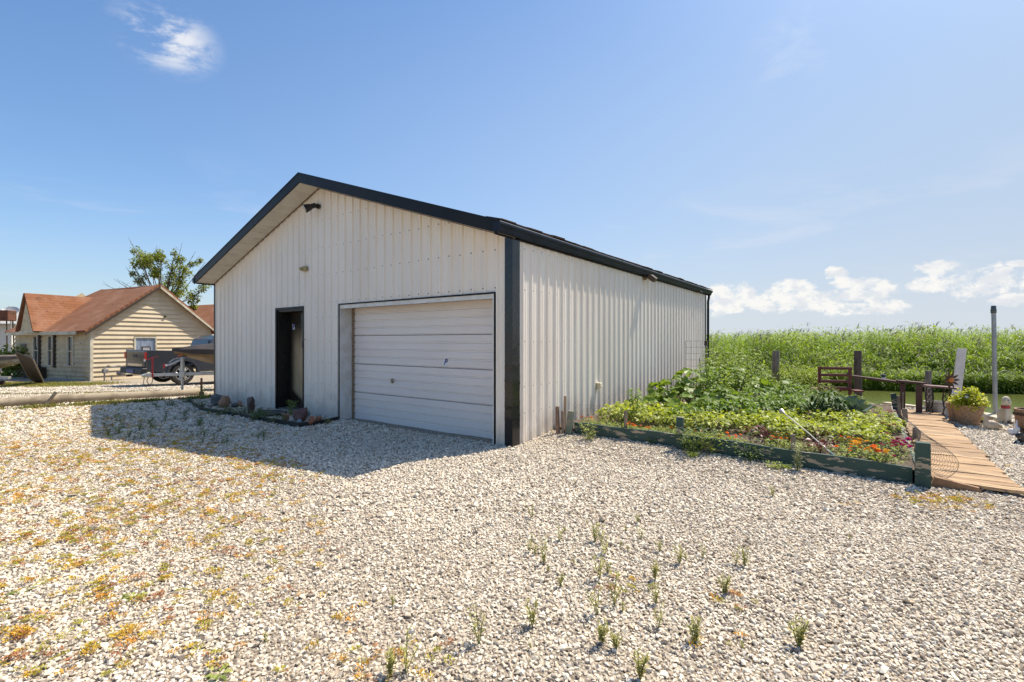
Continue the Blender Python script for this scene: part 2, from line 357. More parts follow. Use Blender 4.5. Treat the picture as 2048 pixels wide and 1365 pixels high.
def gn_scatter(name, P, rot, scl, idx, variants, label=None, kind='stuff'):
    """one object of scattered pieces: variants instanced on points"""
    vc = bpy.data.collections.new(name+'_kinds')
    for i, me in enumerate(variants): vc.objects.link(bpy.data.objects.new('%s_%02d' % (name, i), me))
    me = bpy.data.meshes.new(name); me.vertices.add(len(P)); me.vertices.foreach_set('co', np.asarray(P, np.float32).ravel())
    for nm, ty, ar in (('rot', 'FLOAT_VECTOR', rot), ('scl', 'FLOAT_VECTOR', scl), ('idx', 'INT', idx)):
        a = me.attributes.new(nm, ty, 'POINT'); a.data.foreach_set('vector' if ty == 'FLOAT_VECTOR' else 'value', np.asarray(ar, np.int32 if ty == 'INT' else np.float32).ravel())
    o = bpy.data.objects.new(name, me); COL.objects.link(o); ng = bpy.data.node_groups.new(name, 'GeometryNodeTree')
    ng.interface.new_socket('Geometry', in_out='INPUT', socket_type='NodeSocketGeometry'); ng.interface.new_socket('Geometry', in_out='OUTPUT', socket_type='NodeSocketGeometry')
    N = ng.nodes; L = ng.links; gi = N.new('NodeGroupInput'); go = N.new('NodeGroupOutput'); ip = N.new('GeometryNodeInstanceOnPoints'); ci = N.new('GeometryNodeCollectionInfo')
    ci.inputs['Collection'].default_value = vc; ci.inputs['Separate Children'].default_value = True; ci.inputs['Reset Children'].default_value = True
    def na(nm, t): n = N.new('GeometryNodeInputNamedAttribute'); n.data_type = t; n.inputs[0].default_value = nm; return n.outputs[0]
    er = N.new('FunctionNodeEulerToRotation'); L.new(na('rot', 'FLOAT_VECTOR'), er.inputs[0])
    L.new(gi.outputs[0], ip.inputs['Points']); L.new(ci.outputs[0], ip.inputs['Instance']); ip.inputs['Pick Instance'].default_value = True
    L.new(na('idx', 'INT'), ip.inputs['Instance Index']); L.new(er.outputs[0], ip.inputs['Rotation']); L.new(na('scl', 'FLOAT_VECTOR'), ip.inputs['Scale'])
    L.new(ip.outputs[0], go.inputs[0]); md = o.modifiers.new('scatter', 'NODES'); md.node_group = ng
    tag(o, label, kind=kind); return o

def mat_stone():
    m, nt, bs = newmat('limestone gravel'); oi = nt.nodes.new('ShaderNodeObjectInfo'); cr = nt.nodes.new('ShaderNodeValToRGB'); nt.links.new(oi.outputs['Random'], cr.inputs[0])
    e = cr.color_ramp; e.elements[0].position = 0; e.elements[0].color = (.27, .22, .17, 1); e.elements[1].position = 1; e.elements[1].color = (.84, .745, .60, 1)
    for p, c in ((.06, (.38, .30, .22)), (.14, (.52, .45, .36)), (.30, (.64, .55, .43)), (.42, (.72, .635, .52)), (.5, (.58, .44, .30)), (.54, (.70, .60, .46)), (.75, (.78, .69, .55))):
        q = e.elements.new(p); q.color = (*c, 1)
    c = mix(nt, rmp(nt, nz(nt, 30, 4, .6), .4, .75, 0, .3), cr.outputs[0], (.42, .36, .28)); nt.links.new(c, bs.inputs['Base Color'])
    bs.inputs['Roughness'].default_value = .9; bs.inputs['Specular IOR Level'].default_value = .25; return m
STONE = mat_stone()
STONE_DULL = M('dusty tan gravel', (.50, .42, .32), (.36, .29, .22), rough=.95, scale=3, rand=.35)
WALK_X0, WALK_X1, WALK_Y0, WALK_Y1 = 4.56, 5.26, 1.12, 7.35
def blocked(x, y, pad=0):
    lx = x*.8066+(y-6.8)*-.5911; ly = x*.5911+(y-6.8)*.8066
    b = (lx < .0-pad) & (lx > -9.47+pad) & (ly > -.0+pad) & (ly < 10.2)
    b |= (lx > 0) & (lx < 4.5) & (ly > 1.08) & (ly < 7.7)
    b |= (lx > WALK_X0-.02) & (lx < WALK_X1) & (ly > WALK_Y0+.1) & (ly < WALK_Y1)
    b |= y > shore(x)-.06
    return b
def build_gravel():
    def ring(y0, y1, sp):
        ys = np.arange(y0, y1, sp); w = 1.14*y1+1.6; xs = np.arange(-w, w, sp); X, Y = np.meshgrid(xs, ys); X = X.ravel()+RNG.uniform(-.5, .5, X.size)*sp; Y = Y.ravel()+RNG.uniform(-.5, .5, Y.size)*sp
        k = (np.abs(X) < 1.12*Y+1.2) & ~blocked(X, Y); return X[k], Y[k], np.full(k.sum(), sp)
    parts = [ring(.8, 4.0, .0195), ring(4.0, 8.0, .0240), ring(8.0, 12.5, .036), ring(12.5, 19, .050)]
    X = np.concatenate([p[0] for p in parts]); Y = np.concatenate([p[1] for p in parts]); S = np.concatenate([p[2] for p in parts])
    n = len(X); print('gravel stones', n)
    # the turf thins the stones out
    keep = RNG.random(n) > np.clip(turf_at(X, Y)*2.6-.1, 0, 1)*(Y > 11); X, Y, S = X[keep], Y[keep], S[keep]; n = len(X)
    s = S*RNG.lognormal(.13, .26, n)*np.where(Y > 12.5, .62, 1); trk = .5+.5*np.sin(X*.55+Y*.9+1.2*np.sin(X*.4)); Z = gz(X, Y)+s*(RNG.uniform(.0, .34, n)-.10*trk)
    rot = np.stack([RNG.uniform(-.45, .45, n), RNG.uniform(-.45, .45, n), RNG.uniform(0, 6.28, n)], 1); scl = np.stack([s*RNG.uniform(.9, 1.45, n), s*RNG.uniform(.8, 1.1, n), s*RNG.uniform(.6, .95, n)], 1)
    var = []
    for i in range(12): me = hull_rock(100+i, n=13, rnd=.3); me.materials.append(STONE if i < 8 else STONE_DULL); var.append(me)
    gn_scatter('gravel', np.stack([X, Y, Z], 1), rot, scl, np.where(RNG.random(n) < .06+.38*ss(trk, .55, 1)+.2*(RNG.random(n) < .1), RNG.integers(8, 12, n), RNG.integers(0, 8, n)), var)
build_gravel()

# low orange and green stonecrop creeping between the stones on the left
MOSS = []
def build_stonecrop():
    mats = [M('stonecrop orange', (.56, .30, .04), leafvar=.3, rough=.8, trans=.2), M('stonecrop yellow', (.58, .40, .05), leafvar=.3, rough=.8, trans=.25), M('stonecrop green', (.40, .36, .05), leafvar=.3, rough=.8, trans=.25), M('stonecrop rust', (.36, .16, .06), leafvar=.3, rough=.8, trans=.15)]
    var = []
    for i in range(8):
        n = 26; a = RNG.uniform(0, 6.28, n); r = RNG.random(n)**.6*.5; P = np.stack([np.cos(a)*r, np.sin(a)*r, RNG.uniform(-.05, .1, n)], 1)
        D = np.stack([np.cos(a)*.5+RNG.normal(0, .5, n), np.sin(a)*.5+RNG.normal(0, .5, n), RNG.uniform(.5, 1.4, n)], 1)
        V, T = leaf_arrays(P, D, RNG.uniform(.22, .42, n), RNG.uniform(.10, .18, n), 0, .2); var.append(np_mesh('stonecrop', V, T, mats[i % 4], np.repeat(RNG.random(n), 4)))
    def field(x, y):
        f = np.zeros_like(x)
        for k, (fr, am) in enumerate(((.35, .22), (1.3, .35), (2.9, .55), (6.1, .7), (12.7, .6))):
            a = .4+k*.9; u = (x*math.cos(a)+y*math.sin(a))*fr*6.28; w = (-x*math.sin(a)+y*math.cos(a)*.8)*fr*6.28
            f = f + am*np.sin(u+1.7*np.sin(w*.43+k*1.9))*np.sin(w+1.3*np.sin(u*.51+k))
        return f
    n = 300000; X = RNG.uniform(-12, 8, n); Y = RNG.uniform(1.6, 11.5, n); lat = (X/Y)
    edge = -.18 - .10*(Y-2.2)                                    # the creeping patches keep left of this line
    dens = np.clip((field(X, Y)+.05)*.7, 0, 1)*(1-ss(X-(-.55-.42*(Y-2)), -1.1, .25)) 
    dens *= 1-.75*ss(-(X/Y), .2, 1.3)*ss(Y, 5, 8); lx_ = X*.8066+(Y-6.8)*-.5911; ly_ = X*.5911+(Y-6.8)*.8066; dens *= np.where((ly_ > -2.3) & (lx_ > -10), .12, 1)
    ok = (RNG.random(n) < dens*.60) & (X > -1.15*Y-1) & ~blocked(X, Y)
    # a few stray patches elsewhere
    stray = np.zeros(n, bool)
    for px, py, r in ((1850, 1000, .22), (1900, 1010, .25), (1965, 935, .2), (1940, 905, .15), (1480, 1210, .1), (1450, 1300, .12), (1240, 1180, .15), (1560, 925, .12), (790, 1330, .2), (1890, 998, .12), (1985, 960, .15), (1700, 1010, .07)):
        p = gp(px, py); stray |= (((X-p.x)/1.6)**2+(Y-p.y)**2 < r*r*(.4+.6*RNG.random(n))) & (RNG.random(n) < .13)
    ok |= stray & ~blocked(X, Y); X, Y = X[ok], Y[ok]; n = len(X); print('stonecrop', n)
    s = RNG.uniform(.022, .05, n); Z = gz(X, Y)+.012+s*.2
    hue = field(X*.7+3, Y*.8+1); idx = np.where(RNG.random(n) < .25, RNG.integers(0, 8, n), np.where(hue > .5, 0, np.where(hue > -.1, 1, np.where(hue > -.6, 2, 3)))+4*RNG.integers(0, 2, n))
    gn_scatter('stonecrop', np.stack([X, Y, Z], 1), np.stack([RNG.uniform(-.3, .3, n), RNG.uniform(-.3, .3, n), RNG.uniform(0, 6.28, n)], 1), np.stack([s*1.3, s*1.3, s*.9], 1), idx, var)
build_stonecrop()
# ================================================================ the garage
WHITE = M('white ribbed steel', (.82, .745, .655), (.77, .68, .585), rand=.035, rough=.42, scale=1.6, detail=6, stretch=(1, 1, .35), a=.35, b=.75, bump=.05, bscale=3, spots=(.55, .49, .41), sscale=7, sa=.68, sb=.86, sstretch=(1, 1, .12))
def _white_base():   # splashed dirt along the foot of the steel walls
    nt = WHITE.node_tree; bs = nt.nodes['Principled BSDF']; src = bs.inputs['Base Color'].links[0].from_socket
    tc = nt.nodes.new('ShaderNodeTexCoord'); sp = nt.nodes.new('ShaderNodeSeparateXYZ'); nt.links.new(tc.outputs['Object'], sp.inputs[0])
    ad = nt.nodes.new('ShaderNodeMath'); ad.operation = 'ADD'; nt.links.new(sp.outputs[2], ad.inputs[0]); nt.links.new(rmp(nt, nz(nt, 3, 5, .7), .3, .7, -.25, .25), ad.inputs[1])
    nt.links.new(mix(nt, rmp(nt, ad.outputs[0], .60, 0, 0, .42), src, (.40, .34, .26)), bs.inputs['Base Color'])
_white_base()
BLACK = M('black painted metal', (.008, .008, .009), (.013, .012, .011), spec=.22, rough=.42, scale=3, spots=(.10, .075, .05), sscale=26, sa=.66, sb=.72, bump=.12, bscale=2.2, bdist=.03)
NAVY = M('dark gutter metal', (.012, .018, .030), (.016, .024, .042), rough=.45, spec=.18, scale=3)
SOFF = M('ivory soffit', (.62, .58, .50), (.56, .51, .43), rough=.6, scale=4)
DOORW = M('white door steel', (.80, .72, .665), (.75, .66, .60), rough=.4, scale=1.5, detail=6, stretch=(.5, 1, 2), a=.35, b=.8, spots=(.50, .44, .37), sscale=5, sa=.66, sb=.85, sstretch=(1, 1, .3))
WOOD_RAW = M('weathered raw wood', (.30, .22, .14), (.18, .12, .075), rough=.85, scale=4, stretch=(1, 1, 8), bump=.3, bscale=14)
WHITEP = M('white trim', (.72, .70, .66), (.62, .58, .52), rough=.5, scale=5)
SHING = M('brown asphalt shingle', (.10, .055, .035), (.05, .035, .028), rough=.95, scale=30, bump=.5, bscale=160, bdist=.004)
SCREW = M('grey screw head', (.12, .11, .10), rough=.5, metal=.6)
ZW = 2.985; RISE = 1.575; HALF = 4.733; SL = RISE/HALF; LEN = 10.2; OH = .45
def ztop(x): return ZW + (HALF-abs(x+HALF))*SL
GAR = thing('garage', 'white ribbed steel garage with black trim, roll-up door and low gable roof', 'garage', G(0, 0), GROT)
PER = .2286
def profile(length):
    base = [(0, 0), (.016, .026), (.040, .026), (.058, 0), (.098, 0), (.104, .0045), (.116, .0045), (.122, 0), (.166, 0), (.172, .0045), (.184, .0045), (.190, 0)]
    pts = []; k = 0
    while k*PER < length:
        pts += [(k*PER+a, b) for a, b in base if k*PER+a < length]; k += 1
    return pts + [(length, 0)]
def off_at(pts, u):
    for i in range(len(pts)-1):
        if pts[i][0] <= u <= pts[i+1][0]:
            t = (u-pts[i][0])/max(1e-9, pts[i+1][0]-pts[i][0]); return pts[i][1]*(1-t)+pts[i+1][1]*t
    return 0
def ribbed(u0, u1, place, top, openings, prof):
    us = sorted(set([u0, u1]+[p[0] for p in prof if u0 < p[0] < u1]+[e for o in openings for e in o[:2] if u0 < e < u1]+([HALF] if u0 < HALF < u1 else [])))
    mb = MB()
    for a, b in zip(us[:-1], us[1:]):
        if b-a < 1e-5: continue
        mid = (a+b)/2; segs = [(-.08, None)]
        for (o0, o1, z0, z1) in openings:
            if o0 <= mid <= o1: segs = [(z1, None)]
        for z0, _ in segs:
            oa, ob = off_at(prof, a), off_at(prof, b)
            mb.quad(place(a, oa, z0), place(b, ob, z0), place(b, ob, top(b)), place(a, oa, top(a)))
    return mb
# openings measured along t = -x
DT0, DT1, DZ = 5.33, 6.37, 2.17       # entry door
OT0, OT1, OZ = .30, 4.06, 2.185       # roll-up door
PF = profile(2*HALF); PS = profile(LEN)
t = 0; TW = 4*PER
while t < 2*HALF-.01:
    e = min(t+TW, 2*HALF)
    if t+TW > 2*HALF-.3: e = 2*HALF
    ribbed(t, e, lambda u, o, z: (-u, -o, z), lambda u: ztop(-u), [(DT0, DT1, -1, DZ), (OT0, OT1, -1, OZ)], PF).build('wall_panel', WHITE, GAR)
    t = e
t = 0
while t < LEN-.01:
    e = min(t+TW, LEN)
    if t+TW > LEN-.3: e = LEN
    ribbed(t, e, lambda u, o, z: (o, u, z), lambda u: ZW, [], PS).build('side_panel', WHITE, GAR)
    t = e
ribbed(0, LEN, lambda u, o, z: (-2*HALF-o, u, z), lambda u: ZW, [], PS).build('left_wall', WHITE, GAR)
ribbed(0, 2*HALF, lambda u, o, z: (-u, LEN+o, z), lambda u: ztop(-u), [], PF).build('back_wall', WHITE, GAR)
# dark inside so nothing shows through
# screw rows
mb = MB()
def screw(T, n=6):
    mb.lathe([(0, .007), (.009, .006), (.012, 0)], (0, 0, 0), n, T)
def rowx(z, u0, u1, skip):
    k = 0
    while k*PER < u1:
        u = k*PER+.075
        if u0 < u < u1 and not any(a < u < b for a, b in skip): screw(Matrix.Translation((-u, -.001, z+random.uniform(-.006, .006))) @ Matrix.Rotation(R(90), 4, 'X'))
        k += 1
dd = [(DT0-.06, DT1+.06), (OT0-.06, OT1+.06)]
for z in (.65, 1.08, 1.50, 1.97): rowx(z, .15, 2*HALF-.1, dd)
rowx(2.27, .15, 2*HALF-.1, []); rowx(2.82, .15, 2*HALF-.1, [])
for zz in (3.35, 3.9): 
    half = HALF-(zz-ZW)/SL; rowx(zz, HALF-half+2*.0+.1, HALF+half-.1, [])
for z in (.45, .83, 1.49, 2.25, 2.85):
    k = 0
    while k*PER+.075 < LEN: screw(Matrix.Translation((.001, k*PER+.075, z+random.uniform(-.006, .006))) @ Matrix.Rotation(R(90), 4, 'Y')); k += 1
tag(mb.build('screws', SCREW, GAR), kind='stuff')
# corner trims
mb = MB(); mb.prism([(-.105, -.033), (.033, -.033), (.033, .145), (.026, .145), (.026, -.026), (-.105, -.026)], -.06, ZW-.02, 'z')
def dented(obj_name, mb):
    me = bpy.data.meshes.new(obj_name); me.from_pydata(mb.v, [], mb.f); bm = bmesh.new(); bm.from_mesh(me)
    bmesh.ops.subdivide_edges(bm, edges=[e for e in bm.edges if abs((e.verts[0].co-e.verts[1].co).z) > 1], cuts=90)
    bmesh.ops.subdivide_edges(bm, edges=[e for e in bm.edges if abs((e.verts[0].co-e.verts[1].co).z) < .001 and e.calc_length() > .08], cuts=4)
    for v in bm.verts:
        for (zc, s, d) in ((.92, .09, .035), (.60, .045, .03), (.42, .09, .03), (.25, .05, .016), (1.15, .05, .012)):
            w = math.exp(-((v.co.z-zc)/s)**2)*d*(.55+.45*math.sin(v.co.z*70+v.co.x*60+v.co.y*40))
            v.co.y += (w*.28-abs(w)*.5)*(1 if v.co.y < 0 else 0); v.co.x += (abs(w)*.5-w*.3)*(1 if v.co.x > .01 else 0)
    bm.to_mesh(me); bm.free(); return link(obj_name, me, M('scuffed black corner metal', (.010, .011, .013), (.018, .017, .016), spec=.5, rough=.2, scale=3, spots=(.10, .075, .05), sscale=26, sa=.62, sb=.70, bump=.25, bscale=3, bdist=.03), GAR, smooth='auto')
tag(dented('corner_trim', mb), 'dented black corner trim')
mb = MB(); mb.bb(-2*HALF-.022, -2*HALF+.075, -.026, -.021, -.06, ZW-.02); mb.bb(-2*HALF-.027, -2*HALF-.022, -.026, .1, -.06, ZW-.02); mb.build('corner_trim', BLACK, GAR)
mb = MB(); mb.bb(.021, .026, LEN-.1, LEN+.03, -.06, ZW-.02); mb.bb(-.1, .026, LEN+.021, LEN+.026, -.06, ZW-.02); mb.build('corner_trim', BLACK, GAR)
# roof slopes
DK = M('roof deck', (.09, .05, .035), rough=.95, bump=.4, bscale=90, scale=20, col2=(.06, .04, .03))
EAVE = .07
for s in (1, -1):
    xa, xb = -HALF, (EAVE if s == 1 else -2*HALF-EAVE)
    za = ZW+RISE; zb = ZW-EAVE*SL
    poly = [(xa, za+.03), (xb, zb+.03), (xb, zb+.14), (xa, za+.155)]
    if s == -1: poly = poly[::-1]
    MB().prism(poly, -OH+.02, LEN+.28).build('roof_slope', DK, GAR, fix=True)
    # black rake fascia, front and back
    for y0, y1 in ((-OH-.012, -OH+.018), (LEN+.282, LEN+.31)):
        ov = .03
        poly = [(xa, za-.022), (xb+ov*s, zb-.022-ov*SL), (xb+ov*s, zb+.145-ov*SL), (xa, za+.16)]
        if s == -1: poly = poly[::-1]
        MB().prism(poly, y0, y1).build('rake_fascia', BLACK, GAR, fix=True)
    # thin metal drip edge on top and brown line under the fascia
    poly = [(xa, za+.162), (xb, zb+.147), (xb, zb+.158), (xa, za+.173)]
    MB().prism(poly, -OH-.022, -OH+.03).build('drip_edge', NAVY, GAR, fix=True)
    # soffit boards between fascia and wall
    n = 17; L = abs(xb-xa)-.02
    for i in range(n):
        a = i/n*L; b = (i+1)/n*L-.012
        X = [xa+s*a, xa+s*b]; Z = [za-.004-a*SL, za-.004-b*SL]; st = .012
        m2 = MB(); p = [(X[0], Z[0]+.010), (X[0]+s*.02, Z[0]-.012-.02*SL), (X[1], Z[1]-.012), (X[1], Z[1]+.012), (X[0], Z[0]+.020)]
        m2.prism(p if s == 1 else p[::-1], -OH+.02, -.022); m2.build('soffit_panel', SOFF, GAR, fix=True)
    # moulding where soffit meets wall
    poly = [(xa, za-.03), (xb, zb-.03), (xb, zb-.008), (xa, za-.008)]
    MB().prism(poly if s == 1 else poly[::-1], -.042, -.0225).build('moulding', M('brown moulding', (.16, .11, .07), rough=.7), GAR, fix=True)
# shingle tabs of the lowest courses on the right slope, plus thinner ones on the left
ang = math.atan(SL)
tabs = []
for v in range(4):
    m2 = MB(); m2.box((0, 0, 0), (.30, .31, .014+.004*v)); o = m2.build('shingle', SHING, GAR, bevel=.003); tabs.append(o)
first = True
for s in (1, -1):
    for row in range(1):
        n = 33
        for i in range(n):
            u = row*.145+.10; y = -OH+.2+(i+.5*(row % 2))*.329
            if y > LEN+.2: continue
            x = (EAVE+.03-u*math.cos(ang)) if s == 1 else (-2*HALF-EAVE-.03+u*math.cos(ang))
            z = ZW-EAVE*SL+.158+u*math.sin(ang)+random.uniform(0, .012)+row*.002
            ob = tabs[random.randrange(4)]
            part(ob, 'shingle', GAR, (x+random.uniform(-.012, .012), y, z), (random.uniform(-.02, .02), s*(ang+random.uniform(-.06, .0)), random.uniform(-.015, .015)))
for o in tabs: bpy.data.objects.remove(o)
# gutters (K profile) and eave fascia
for s in (1, -1):
    T = Matrix.Identity(4) if s == 1 else Matrix.Translation((-2*HALF, 0, 0)) @ Matrix.Scale(-1, 4, (1, 0, 0))
    prof = [(.036, 3.075), (.036, 2.955), (.095, 2.952), (.108, 2.975), (.118, 3.005), (.140, 3.03), (.150, 3.05), (.150, 3.078), (.144, 3.078), (.143, 3.052), (.133, 3.036), (.112, 3.008), (.102, 2.978), (.092, 2.960), (.042, 2.963), (.042, 3.075)]
    prof = [(a-.0, b+.005) for a, b in prof]
    g = MB().prism(prof, -OH-.02, LEN+.33, T=T).build('gutter', NAVY, GAR, fix=True)
    lp = MB(); lp.tube([(.146, -OH-.02, 3.081), (.146, LEN+.33, 3.081)], .0065, 6, T=T); lp.build('highlight_lip', M('gutter lip highlight', (.35, .36, .38), rough=.35, metal=.5) if s == 1 else bpy.data.materials['gutter lip highlight'], g)  # sun highlight along the gutter edge, put into a pale lip colour
    e = MB(); e.bb(.0355, .1465, -OH-.024, -OH-.0205, 2.962, 3.08, T=T); e.build('end_cap', NAVY, g)
    MB().bb(.019, .033, -OH+.02, LEN+.28, 2.93, 3.085, T=T).build('eave_fascia', BLACK, GAR)
# downspout at the far corner
mb = MB(); mb.tube([(.09, LEN+.08, 2.96), (.09, LEN+.08, 2.86), (.07, LEN+.06, 2.74), (.07, LEN+.06, .1)], .04, 6); mb.build('downspout', BLACK, GAR)
# --- entry door
mb = MB()
mb.bb(-DT1-.05, -DT1+.0, -.034, .0, -.02, DZ+.05); mb.bb(-DT0, -DT0+.05, -.034, .0, -.02, DZ+.05); mb.bb(-DT1, -DT0, -.034, .0, DZ, DZ+.05)
DF = mb.build('door_frame', BLACK, GAR)
BW = M('dark peeling door paint', (.010, .009, .008), (.018, .014, .011), rough=.5, scale=6, spots=(.16, .11, .07), sscale=30, sa=.64, sb=.70, sstretch=(1, 1, .3), bump=.2, bscale=30)
mb = MB(); mb.bb(-DT1, -DT1+.035, 0, .30, -.02, DZ); mb.bb(-DT0-.035, -DT0, 0, .30, -.02, DZ); mb.bb(-DT1+.035, -DT0-.035, 0, .30, DZ-.04, DZ); mb.build('jamb', BW, DF)
MB().bb(-DT1+.036, -DT0-.036, .0, .30, -.02, .045).build('threshold', M('worn threshold', (.10, .09, .08), (.2, .18, .15), rough=.6), DF)
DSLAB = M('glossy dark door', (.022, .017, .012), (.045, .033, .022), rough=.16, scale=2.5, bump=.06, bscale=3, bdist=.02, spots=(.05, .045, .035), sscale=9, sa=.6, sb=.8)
def _door_reflection():   # tan reflection of lit gravel painted down the middle of the dark door
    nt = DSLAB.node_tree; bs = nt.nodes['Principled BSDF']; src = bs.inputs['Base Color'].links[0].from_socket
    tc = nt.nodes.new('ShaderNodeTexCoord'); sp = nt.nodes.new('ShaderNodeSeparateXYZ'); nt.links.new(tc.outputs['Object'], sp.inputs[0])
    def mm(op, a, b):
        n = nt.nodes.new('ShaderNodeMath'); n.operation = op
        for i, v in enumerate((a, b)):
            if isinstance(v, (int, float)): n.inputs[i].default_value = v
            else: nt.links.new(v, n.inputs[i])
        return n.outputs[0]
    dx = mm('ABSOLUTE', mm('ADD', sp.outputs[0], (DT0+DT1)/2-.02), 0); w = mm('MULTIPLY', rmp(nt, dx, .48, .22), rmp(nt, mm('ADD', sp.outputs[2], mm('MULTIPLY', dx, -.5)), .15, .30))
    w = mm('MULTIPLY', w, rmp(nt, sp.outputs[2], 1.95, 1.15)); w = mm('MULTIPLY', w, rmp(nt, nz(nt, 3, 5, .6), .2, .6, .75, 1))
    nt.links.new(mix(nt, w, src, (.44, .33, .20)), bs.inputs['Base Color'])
_door_reflection()
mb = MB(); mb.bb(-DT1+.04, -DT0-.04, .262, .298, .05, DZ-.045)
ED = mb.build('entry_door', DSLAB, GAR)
mb = MB()
for (z0, z1) in ((.2, .95), (1.15, 1.95)):
    for (x0, x1) in ((-DT1+.16, -(DT0+DT1)/2-.05), (-(DT0+DT1)/2+.05, -DT0-.16)):
        mb.bb(x0, x1, .2585, .2625, z0, z0+.012); mb.bb(x0, x1, .2585, .2625, z1, z1+.012); mb.bb(x0, x0+.012, .2585, .2625, z0+.012, z1); mb.bb(x1-.012, x1, .2585, .2625, z0+.012, z1)
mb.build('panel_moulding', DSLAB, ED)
mb = MB(); Tk = Matrix.Translation((-DT0-.12, .262, 1.02)) @ Matrix.Rotation(R(90), 4, 'X')
mb.lathe([(0, .06), (.022, .058), (.03, .045), (.024, .03), (.012, .022), (.012, .006), (.028, .005), (.03, 0)], (0, 0, 0), 14, Tk); mb.build('knob', M('tarnished brass', (.25, .18, .10), rough=.35, metal=.9), ED, smooth=True)
mb = MB(); mb.lathe([(0, .012), (.02, .012), (.024, 0)], (0, .12, 0), 12, Tk); mb.build('deadbolt', bpy.data.materials['tarnished brass'], ED, smooth=True)
# decal sheets with the blue letter on both doors
NAVYINK = M('navy ink', (.02, .012, .14), rough=.5); PAPER = M('white decal film', (.72, .74, .80), rough=.35)
def decal(parent, x, z, y, w, h):
    me_o = MB().bb(-w/2, w/2, -.0012, 0, -h/2, h/2).build('decal', PAPER, parent); me_o.location = (x, y, z); me_o.rotation_euler = (0, R(2), 0)
    cu = bpy.data.curves.new('letter', 'FONT'); cu.body = 'P'; cu.size = h*1.25; cu.offset = .003; cu.shear = .25; cu.align_x = 'CENTER'; cu.align_y = 'CENTER'; cu.extrude = .0004; cu.offset = .004
    to = bpy.data.objects.new('tmp', cu); COL.objects.link(to); bpy.context.view_layer.update()
    me = bpy.data.meshes.new_from_object(to); bpy.data.objects.remove(to); l = link('letter', me, NAVYINK, me_o); l.location = (0, -.0022, 0); l.rotation_euler = (R(90), 0, 0)
x, z = on_front(587.5, 654, .262); decal(ED, x, z, .2605, .085, .125)
# --- roll-up door
mb = MB(); mb.bb(-OT1-.018, -OT1, -.036, 0, -.05, OZ+.024); mb.bb(-OT0, -OT0+.018, -.036, 0, -.05, OZ+.024); mb.bb(-OT1, -OT0, -.036, 0, OZ, OZ+.024)
OF = mb.build('opening_trim', BLACK, GAR)
MB().bb(-OT1, -OT1+.02, -.02, .27, -.05, OZ).build('jamb', WHITEP, OF); MB().bb(-OT0-.022, -OT0, -.034, .27, -.05, OZ).build('jamb', WHITEP, OF)
MB().bb(-OT1+.021, -OT0-.023, -.018, .27, OZ-.028, OZ-.001).build('header', WOOD_RAW, OF)
MB().bb(-OT1+.021, -OT0-.023, -.022, -.019, OZ-.07, OZ-.001).build('header_trim', WHITEP, OF)
MB().bb(-OT1+.021, -OT1+.085, .235, .268, -.05, OZ-.03).build('door_stop', WOOD_RAW, OF)
RD0, RD1 = -OT1+.086, -OT0-.024; RZ0, RZ1 = -.03, OZ-.03
RD = thing('rollup_door', None, None); RD.parent = GAR
nsec = 4; H = (RZ1-RZ0)/nsec
for i in range(nsec):
    z0 = RZ0+i*H; z1 = z0+H-.008
    pts = [(.30, z0), (.268, z0)]
    for k in range(4):
        a = z0+H*(k+.10)/4; b = z0+H*(k+.90)/4
        pts += [(.268, a-.006), (.252, a+.003), (.252, b-.003), (.268, b+.006)]
    pts += [(.268, z1-.002), (.30, z1-.002)]
    m2 = MB().prism(pts, RD0, RD1, 'x'); m2.build('door_section', DOORW, RD, fix=True)
mb = MB(); mb.bb(RD0, RD1, .245, .30, -.055, -.032); mb.build('bottom_seal', M('rubber seal', (.03, .03, .03), rough=.8), RD)
x, z = on_front(785, 762, .252); mb = MB(); Tk = Matrix.Translation((x, .252, z)) @ Matrix.Rotation(R(90), 4, 'X')
mb.lathe([(0, .022), (.02, .02), (.024, .01), (.045, .007), (.048, 0)], (0, 0, 0), 18, Tk); mb.box((0, .0, .03), (.02, .075, .014), None, Tk); mb.build('lock_handle', M('brushed steel', (.35, .33, .30), rough=.35, metal=.8), RD, smooth='auto')
x, z = on_front(891, 725, .252); decal(RD, x, z, .2505, .085, .105)
# --- flood light, conduit box, side lights, outlet, wire
BLK = M('black lamp plastic', (.012, .012, .012), rough=.4)
x, z = on_front(640, 414, 0)
FL = thing('floodlight', 'black cylindrical floodlight on the gable just below the roof peak', 'floodlight', G(x, -.02, z), GROT)
mb = MB(); mb.tube([(0, 0, 0), (0, -.05, 0)], .05, 14); mb.tube([(0, -.04, 0), (-.02, -.10, -.02)], .022, 8); mb.build('bracket', BLK, FL, smooth='auto')
a = Vector((0, -.10, 0)); dr = Vector((-.35, -.75, -.42)).normalized()
mb = MB(); mb.tube([a-dr*.03, a-dr*.025, a+dr*.07, a+dr*.08, a+dr*.20, a+dr*.205], [.03, .045, .05, .062, .085, .085], 18); mb.build('lamp_housing', BLK, FL, smooth='auto')
mb = MB(); mb.tube([a+dr*.2055, a+dr*.212], [.076, .07], 18); mb.build('lens', M('lamp glass', (.62, .58, .52), rough=.25), FL, smooth='auto')
x, z = on_front(613, 538.5, 0); YB = M('yellowed plastic', (.42, .34, .17), (.34, .27, .13), rough=.5, scale=9)
CB = thing('conduit_box', 'yellowed outdoor light box with round socket on the wall above the door', 'electrical box', G(x, -.02, z), GROT)
MB().bb(-.07, .075, -.055, 0, -.05, .05).build('box_body', YB, CB, bevel=.01, seg=2); mb = MB(); mb.tube([(-.045, -.055, 0), (-.06, -.10, -.008)], [.032, .034], 14); mb.build('socket', YB, CB, smooth='auto')
